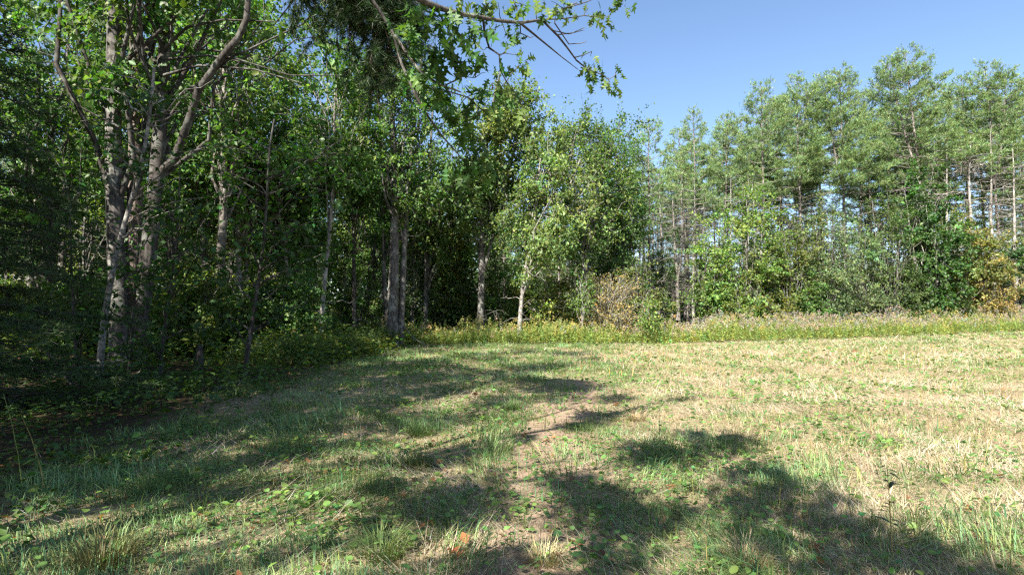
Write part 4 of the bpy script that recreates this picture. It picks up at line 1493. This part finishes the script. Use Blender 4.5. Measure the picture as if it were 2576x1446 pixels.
# matted straw lying flat
for (y0, y1, dens, Ln, wd) in ((2.7, 6, 900, .24, .0038), (6, 10, 420, .26, .0055), (10, 18, 130, .28, .010), (18, 32, 36, .40, .020), (32, 46, 13, .6, .032)):
    x, y = wedge(rs, y0, y1, dens)
    nz = vn(x, y, 1.3, 21) - .5
    g = greenness(x, y)
    k = in_field(x, y, rs) & (rs.random(len(x)) < (1.15 - .8 * g) * (.35 + .9 * vn(x, y, .8, 36)) * (.35 + .65 * sstep(.2, .8, path_d(x, y))))
    x, y = x[k], y[k]
    m = len(x)
    P = np.stack([x, y, gh(x, y) + rs.uniform(.0, .05, m)], -1)
    straw.blades(P, 9 * vn(x, y, 1.1, 30) + rs.normal(0, .55, m), rs.uniform(1.1, 1.62, m), Ln * rs.uniform(.4, 1.4, m), wd, palette(rs, m, (.46, .385, .29), .3, .08), rs.uniform(-.1, .15, m), 1)
# stubble stems, upright, across the dry side
x, y = wedge(rs, 3, 24, 3.5)
k = in_field(x, y, rs) & (rs.random(len(x)) < sstep(.3, 2.8, x - .02 * y))
x, y = x[k], y[k]
m = len(x)
straw.blades(np.stack([x, y, gh(x, y) - .01], -1), rs.uniform(0, 2 * pi, m), rs.uniform(0, .3, m), rs.uniform(.10, .32, m), np.maximum(.005, .0010 * y),
             palette(rs, m, (.26, .19, .07), .35, .2), rs.uniform(-.1, .2, m), 0)
tag(green.build('green_grass', M_GRASS, None, 'stuff'), 'short green grass in tufts over the shaded side of the field', 'grass')
tag(straw.build('dry_grass', M_GRASS, None, 'stuff'), 'dry straw coloured mown grass matted over the sunny side', 'grass')

# low broad leaves: clover, violets, strawberry
gc = MB()
for (y0, y1, dens, sz) in ((2.7, 6, 420, .045), (6, 10, 220, .052), (10, 18, 85, .08), (18, 30, 26, .12), (30, 44, 9, .18)):
    x, y = wedge(rs, y0, y1, dens)
    patch = sstep(.46, .72, .6 * vn(x, y, .75, 31) + .4 * vn(x, y, .28, 32) + .10 * (vn(x, y, 3, 33) - .5))
    patch = np.clip(patch + .02 * sstep(1, 4, x), 0, 1) * (.45 + .55 * sstep(.2, .7, path_d(x, y)))
    k = in_field(x, y, rs) & (rs.random(len(x)) < .2 + .8 * patch)
    x, y = x[k], y[k]
    m = len(x)
    P = np.stack([x, y, gh(x, y) + rs.uniform(.015, .09, m)], -1)
    a = rs.uniform(0, 2 * pi, m)
    D = np.stack([np.cos(a), np.sin(a), rs.normal(.05, .25, m)], -1)
    Ls = sz * np.clip(np.exp(rs.normal(-.08, .32, m)), .4, 1.5)
    gc.leaves(P, D, unit(rs.normal(0, .34, (m, 3)) + [0, 0, 1]), Ls, Ls * rs.uniform(.7, 1.0, m), palette(rs, m, (.115, .205, .055), .28, .15), .12, .12, y0 < 9)
# forest floor plants on the left, in the shade and deeper in
for (y0, y1, dens, sz, hmax) in ((3, 8, 220, .065, .2), (8, 14, 190, .085, .45), (14, 36, 95, .14, .95)):
    x, y = wedge(rs, y0, y1, dens)
    off = field_left(np.minimum(y, 28)) - x
    k = (off > -.6) & (rs.random(len(x)) < .3 + .9 * vn(x, y, 1.1, 34) ** 1.5) & (y < 36)
    x, y = x[k], y[k]
    m = len(x)
    P = np.stack([x, y, gh(x, y) + hmax * rs.random(m) ** 1.6 * (.4 + vn(x, y, 1.7, 35))], -1)
    a = rs.uniform(0, 2 * pi, m)
    D = np.stack([np.cos(a), np.sin(a), rs.normal(0, .3, m)], -1)
    Ls = sz * np.exp(rs.normal(0, .3, m))
    yel = sstep(13, 20, y)[:, None]
    C = palette(rs, m, (.06, .11, .025), .25, .15) * (1 - yel) + palette(rs, m, (.11, .15, .03), .25, .25) * yel
    gc.leaves(P, D, unit(rs.normal(0, .4, (m, 3)) + [0, 0, 1]), Ls, Ls * rs.uniform(.5, .8, m), C, .12, .1)
# plants on the floor of the deeper wood
x, y = wedge(rs, 28, 60, 5)
k = y > field_far(x) + 4
x, y = x[k], y[k]
m = len(x)
a = rs.uniform(0, 2 * pi, m)
P = np.stack([x, y, gh(x, y) + 1.0 * rs.random(m) ** 2 + .05], -1)
gc.leaves(P, np.stack([np.cos(a), np.sin(a), rs.normal(0, .3, m)], -1), unit(rs.normal(0, .4, (m, 3)) + [0, 0, 1]), rs.uniform(.15, .3, m), rs.uniform(.12, .2, m), palette(rs, m, (.07, .10, .025), .3, .2))
li = MB()
for (y0, y1, dens, sz) in ((2.7, 7, 26, .05), (7, 14, 9, .06), (14, 26, 2.5, .10)):
    x, y = wedge(rs, y0, y1, dens)
    k = rs.random(len(x)) < sstep(3.5, -3, x) * .8 + .12
    x, y = x[k], y[k]
    m = len(x)
    a = rs.uniform(0, 2 * pi, m)
    P = np.stack([x, y, gh(x, y) + rs.uniform(.01, .05, m)], -1)
    Ls = sz * np.exp(rs.normal(0, .35, m))
    li.leaves(P, np.stack([np.cos(a), np.sin(a), rs.normal(0, .3, m)], -1), unit(rs.normal(0, .5, (m, 3)) + [0, 0, 1]), Ls, Ls * rs.uniform(.45, .7, m), palette(rs, m, (.19, .095, .045), .35, .2), .3, -.15)
    k = rs.random(m) < .35
    q = int(k.sum())
    P = P[k] + [0, 0, .01]
    li.blades(P, rs.uniform(0, 2 * pi, q), rs.uniform(1.3, 1.6, q), rs.uniform(.1, .45, q), .004 + .0007 * y0, palette(rs, q, (.13, .10, .075), .3, .1), rs.uniform(-.15, .15, q), 0)
tag(li.build('leaf_litter', M_LEAF, None, 'stuff'), 'small brown dead leaves and broken twigs lying in the grass', 'leaf litter')
tag(gc.build('ground_cover', M_LEAF, None, 'stuff'), 'low clover and violet leaves spread through the grass and under the trees', 'ground cover')

# ------------------------------------------------------------------ band of goldenrod and faded wildflowers along the far edge
gold, fade = MB(), MB()
rs = RS(640)


def herb(mb, x, y, h, leafc, topc, plume, rs, nl=15, lw=.022, stemw=.012, fluff=16):
    m = len(x)
    z0 = gh(x, y)
    base = np.stack([x, y, z0 - .02], -1)
    H = rs.uniform(0, 2 * pi, m)
    lean = rs.uniform(0, .22, m)
    sc = palette(rs, m, (.14, .15, .05), .2, .2)
    mb.blades(base, H, lean, h, stemw, sc, rs.uniform(0, .25, m), 1)
    F = np.stack([np.cos(H), np.sin(H), 0 * H], -1)
    top = base + F * (np.sin(lean) * h)[:, None] + np.array([0, 0, 1.]) * (np.cos(lean) * h)[:, None]
    t = rs.uniform(.12, .98, (m, nl))
    P = base[:, None] * (1 - t[..., None]) + top[:, None] * t[..., None]
    a = rs.uniform(0, 2 * pi, (m, nl))
    D = np.stack([np.cos(a), np.sin(a), rs.uniform(.0, .9, (m, nl))], -1)
    L = (.11 * rs.uniform(.6, 1.3, (m, nl)) * (1.15 - .5 * t)).ravel()
    cl = np.repeat(palette(rs, m, leafc, .2, .2), nl, 0) * np.exp(rs.normal(0, .15, m * nl))[:, None]
    mb.leaves(P.reshape(-1, 3), D.reshape(-1, 3), unit(rs.normal(0, 1, (m * nl, 3)) + [0, -.3, .3]), L, L * .3 + lw * .35, cl, .1, .3)
    k = rs.random(m) < plume
    n2 = int(k.sum())
    if n2:
        q = rs.random((n2, fluff))
        rad = .11 * (1.1 - q) * rs.random((n2, fluff)) ** .5
        aa = rs.uniform(0, 2 * pi, (n2, fluff))
        off = np.stack([np.cos(aa) * rad, np.sin(aa) * rad, q * .2 - .08], -1)
        P = top[k][:, None] + off
        ct = np.repeat(palette(rs, n2, topc, .2, .15), fluff, 0) * np.exp(rs.normal(0, .15, n2 * fluff))[:, None]
        mb.leaves(P.reshape(-1, 3), rs.normal(size=(n2 * fluff, 3)), rs.normal(size=(n2 * fluff, 3)), rs.uniform(.04, .075, n2 * fluff), .045, np.clip(ct, 0, .75), .1, .1)


n = 8800
x = rs.uniform(-6.2, 46, n)
edge = field_far(x) + 1.3 * (vn(x, x * 0, 1.7, 41) - .5)
width = np.interp(x, [-6, 0, 6, 15, 40], [1.8, 2.6, 3.2, 4.5, 5.0])
u = rs.random(n)
y = edge + u * width
h = np.interp(x, [-6, 0, 8, 15, 40], [1.05, .92, .92, 1.15, 1.18]) * (.62 + .45 * np.sqrt(u)) * rs.uniform(.7, 1.3, n) * (.62 + .72 * vn(x, y, 1.3, 42))
pale = rs.random(n) < np.interp(x, [2, 8, 14, 40], [.04, .3, .62, .62]) * (vn(x, y, 1.4, 43) > .42)
k = ~pale
herb(gold, x[k], y[k], h[k], (.235, .29, .075), (.34, .30, .12), .22, rs)
herb(fade, x[pale], y[pale], h[pale] * 1.08, (.19, .25, .075), (.33, .265, .25), .85, rs)
tag(gold.build('goldenrod', M_LEAF, None, 'stuff'), 'band of yellow green goldenrod along the far edge of the field', 'wildflowers')
tag(fade.build('faded_wildflowers', M_LEAF, None, 'stuff'), 'faded pinkish grey flower heads rising above the goldenrod on the right', 'wildflowers')
# rank weeds in the shade left of the twin trunks
wd_ = MB()
n = 1500
y = rs.uniform(17, 27, n)
x = field_left(y) - rs.uniform(-.1, 1, n) ** 1.4 * 3.2 - .2
herb(wd_, x, y, rs.uniform(.45, 1.05, n), (.055, .095, .022), (.3, .25, .08), .015, rs, nl=16)
tag(wd_.build('rank_weeds', M_LEAF, None, 'stuff'), 'rank green weeds in the shade left of the twin grey trunks', 'weeds')

# ------------------------------------------------------------------ single things in the foreground
LANCE = []
for i, c in enumerate(((.10, .16, .035), (.16, .17, .04), (.05, .075, .025))):
    mb_ = MB()
    mm = mat_leaf('weed_leaf_%s' % ('green', 'yellow', 'dark')[i], .35, .5, rnd=.25, base=c)
    u = np.linspace(0, 1, 5)
    w = .16 * np.sin(pi * u ** .8) + .004
    V = np.concatenate([np.stack([-w, u, -.5 * u ** 2 + .0 * u], -1), np.stack([w, u, -.5 * u ** 2], -1)])
    mb_.add(V, None, [(q, q + 5, q + 6, q + 1) for q in range(4)])
    LANCE.append(mb_.mesh('leaf', mm))
WS = [mat_bark('weed_stem_green', (.10, .13, .04), (.20, .22, .06), None, 20), mat_bark('weed_stem_yellow', (.17, .14, .05), (.29, .24, .09), None, 20), mat_bark('weed_stem_dark', (.035, .03, .02), (.09, .07, .045), None, 20)]


def weed(px, py, d, h, kind, leafk, nleaf, lab, lsz=.08, lean=(0, 0), r=.004):
    b = at(px, py, d)
    b[2] = float(gh(b[0], b[1]))
    rs = RS(int(700 + px))
    t = empty('tall_weed', b, lab, 'weed', 'single weeds standing in the mown grass')
    P = np.array([[0, 0, -.03], [lean[0] * .3, lean[1] * .3, h * .4], [lean[0] * .65, lean[1] * .65, h * .75], [lean[0], lean[1], h]])
    m = MB()
    m.tube(P, [r, r * .9, r * .7, r * .35], 6)
    m.build('stem', WS[kind], t, None, True)
    for q in range(nleaf):
        tt = rs.uniform(.3, 1.0)
        p, _ = on_path(P, np.ones(4), tt)
        a = q * 2.4 + rs.normal(0, .3)
        D = np.array([math.cos(a), math.sin(a), rs.uniform(.1, .9)])
        put_leaf(t, LANCE[leafk], p, D, [0, 0, 1], lsz * rs.uniform(.7, 1.3) * (1.2 - .5 * tt))


dist = lambda py: EYE * 1431 / (py - 787)
W = [
    (2245, 1380, .62, 1, 2, 18, 'tall nodding weed with dark curled leaves, the tallest in the lower right', .09, (-.02, .0)),
    (2030, 1300, .30, 1, 0, 14, 'upright yellow stemmed weed with small green leaves right of the shadow', .05, (.02, 0)),
    (2062, 1310, .28, 1, 0, 12, 'shorter yellow stemmed weed beside its upright neighbour', .05, (.03, 0)),
    (1985, 1310, .30, 1, 0, 10, 'leaning yellow stemmed weed left of the upright pair', .05, (.09, 0)),
    (1960, 1265, .28, 1, 1, 8, 'slim yellow stem with few leaves left of the leaning weed', .05, (.02, 0)),
    (1660, 1120, .50, 2, 2, 14, 'dark feathery dead weed standing at the edge of the grass near the path', .05, (0, 0)),
    (1690, 1255, .26, 0, 0, 12, 'pale green forked weed in the shadow right of the path', .06, (.07, 0)),
    (1745, 1230, .22, 0, 0, 12, 'narrow leaved green weed at the right end of the shadow patch', .08, (-.02, 0)),
    (2385, 1215, .34, 1, 1, 2, 'bare yellow stalk curving in the dry grass', .05, (-.1, 0)),
    (2470, 1190, .40, 1, 0, 6, 'leaning tan stalk with a leafy tip in the dry grass at far right', .06, (.22, .1)),
    (2480, 1100, .52, 1, 0, 9, 'tall leaning stalk with a pale tip near the right edge', .06, (.14, 0)),
    (2560, 1330, .42, 2, 2, 4, 'dark bent stalk in the shade at the right edge', .06, (.12, 0)),
    (2215, 1175, .26, 2, 0, 16, 'bushy dark green weed at the edge of the sunlit grass', .07, (0, 0)),
    (2130, 1230, .2, 2, 2, 1, 'short black stub of a cut stem right of the shadow', .04, (.01, 0)),
    (2105, 1210, .2, 2, 2, 1, 'second short dark stub left of the black one', .04, (0, 0)),
    (1380, 1415, .22, 2, 2, 1, 'thin dead stalk at the bottom right of the path', .04, (.02, 0)),
    (1780, 1430, .24, 1, 1, 1, 'yellow cut stalk near the bottom edge', .04, (-.01, 0)),
    (725, 945, .75, 1, 1, 12, 'tall tan weed with a bent stem at the edge of the shaded brush', .08, (.2, 0)),
    (810, 900, 1.0, 0, 0, 12, 'upright green weed in front of the shaded brush', .08, (.03, 0)),
    (60, 1250, .85, 0, 0, 14, 'arching green weed in the dark at the left edge', .10, (-.3, .1)),
    (120, 1260, .7, 1, 0, 12, 'second arching weed in the dark at the left edge', .10, (-.25, 0)),
    (640, 1130, .25, 0, 0, 12, 'pale green weed catching light in the left shade', .07, (.02, 0)),
    (540, 1440, .2, 0, 1, 6, 'yellowing weed low in the left grass', .06, (.1, 0)),
]
for (px, py, h, kd, lk, nl_, lab, ls, ln_) in W:
    weed(px, py, dist(py), h, kd, lk, nl_, lab, ls, ln_, .0032 if h < .6 else .0042)

# grass tussocks
for k, (px, py, h, n, lab, c) in enumerate((
        (960, 1400, .26, 420, 'large green tussock at the bottom left of the path', (.13, .18, .06)),
        (1060, 1090, .28, 260, 'dark green tussock left of the path in the middle ground', (.065, .12, .03)),
        (1050, 1180, .26, 320, 'olive tussock below the dark green one', (.10, .12, .035)),
        (1290, 1030, .26, 200, 'upright green tussock behind the bare path', (.075, .13, .035)),
        (250, 1420, .30, 380, 'brownish tussock in the bottom left corner', (.12, .12, .05)),
        (1370, 1410, .18, 300, 'pale straw tussock at the bottom middle', (.34, .30, .16)),
        (1880, 1400, .22, 380, 'bleached straw tussock at the bottom right', (.42, .34, .22)),
        (1470, 1075, .16, 160, 'small dark tussock on the bare path', (.06, .10, .03)),
        (1600, 1050, .22, 220, 'dry tussock at the right side of the path', (.36, .29, .17)),
        (590, 1000, .3, 160, 'dark tussock in the left shade', (.05, .09, .03)),
        (930, 1245, .14, 120, 'broad leaved clump in the left light', (.09, .15, .03)),
        (1260, 985, .25, 180, 'green tussock in the far shade', (.08, .13, .04)))):
    d = dist(py)
    b = at(px, py, d)
    b[2] = float(gh(b[0], b[1]))
    rs = RS(800 + k)
    mb_ = MB()
    n = int(n * .8)
    rr = rs.random(n) ** .6 * h * .5
    aa = rs.uniform(0, 2 * pi, n)
    P = np.stack([np.cos(aa) * rr, np.sin(aa) * rr, 0 * rr - .02], -1)
    mb_.blades(P, aa + rs.normal(0, .5, n), rs.uniform(.05, .45, n) + rr / h * .8, h * rs.uniform(.6, 1.15, n), .0045 + .0004 * d, palette(rs, n, c, .2, .12), rs.uniform(.2, 1.0, n))
    o = mb_.build('grass_tussock', M_GRASS)
    o.location = b
    tag(o, lab, 'grass tussock', 'grass tussocks in the field', 'thing')

# fallen brown leaves
LF = [(1475, 1395, 'reddish brown fallen leaf near the bottom right of the path'), (1460, 1385, 'small rust leaf beside the reddish one'), (1340, 1093, 'orange brown leaf lying on the bare path'),
      (2420, 1325, 'tan fallen leaf in the sunlit dry grass at the right'), (2510, 1205, 'pinkish fallen leaf near the right edge'), (2200, 1145, 'brown fallen leaf in the dry grass middle right'),
      (1560, 1015, 'rust leaf at the far side of the bare patch'), (1120, 1390, 'brown curled leaf left of the path at the bottom'), (1130, 1350, 'dull brown leaf above the curled one'),
      (1390, 1110, 'rust leaf right of the orange brown one'), (1690, 1210, 'pale brown leaf in the shadow right of the path'), (600, 1180, 'brown leaf in the left shade'), (330, 1330, 'dark brown leaf at far left'),
      (2080, 1360, 'tan leaf under the yellow stemmed weeds'), (1255, 1065, 'pale tan leaf left of the bare path')]
for k, (px, py, lab) in enumerate(LF):
    b = at(px, py, dist(py))
    rs = RS(830 + k)
    o = bpy.data.objects.new('fallen_leaf', OAKB[0])
    COL.objects.link(o)
    orient(o, (b[0], b[1], float(gh(b[0], b[1])) + .035), [math.cos(k * 1.7), math.sin(k * 1.7), .1], [rs.normal(0, .3), rs.normal(0, .3), 1], rs.uniform(.7, 1.0))
    tag(o, lab, 'fallen leaf', 'brown leaves fallen in the grass')

# fallen wood in the shade
for k, (pts, r0, r1, bk, nm, lab) in enumerate((
        ([(540, 985), (580, 970), (625, 962), (672, 940)], .055, .035, B_GREY, 'fallen_branch', 'grey fallen branch lying across the foot of the rightmost shaded sapling'),
        ([(190, 940), (230, 934), (300, 930)], .07, .06, B_PALE, 'fallen_log', 'pale fallen log behind the leaning sapling'),
        ([(-20, 957), (20, 953), (60, 952)], .06, .05, B_PALE, 'fallen_log', 'short pale fallen log at the left edge'),
        ([(1075, 870), (1040, 850), (1000, 800)], .03, .015, B_DEAD, 'fallen_branch', 'thin dead branch propped against the twin grey trunks'))):
    P = []
    for (px, py) in pts:
        d = 27.0 if k == 3 else min(dist(py), 17)
        q = at(px, py, d)
        if k < 3:
            q[2] = float(gh(q[0], q[1])) + r0 * .6
        P.append(q)
    P = np.array(P)
    if k == 3:
        P[0, 2] = float(gh(P[0, 0], P[0, 1])) + .02
    mb_ = MB()
    mb_.tube(P - P[0], np.linspace(r0, r1, len(P)), 8, cap=True)
    o = mb_.build(nm, bk, None, None, True)
    o.location = P[0]
    tag(o, lab, 'fallen wood')
# broken dark stump
b = ground_at(503, 15.5)
mb_ = MB()
mb_.tube(np.array([[0, 0, -.1], [0, 0, .25], [.02, 0, .55], [.03, 0, .72]]), [.17, .12, .09, .05], 9, cap=True)
o = mb_.build('tree_stump', B_DARK, None, None, True)
o.location = b
tag(o, 'dark broken stump in the undergrowth right of the massive tree', 'stump')
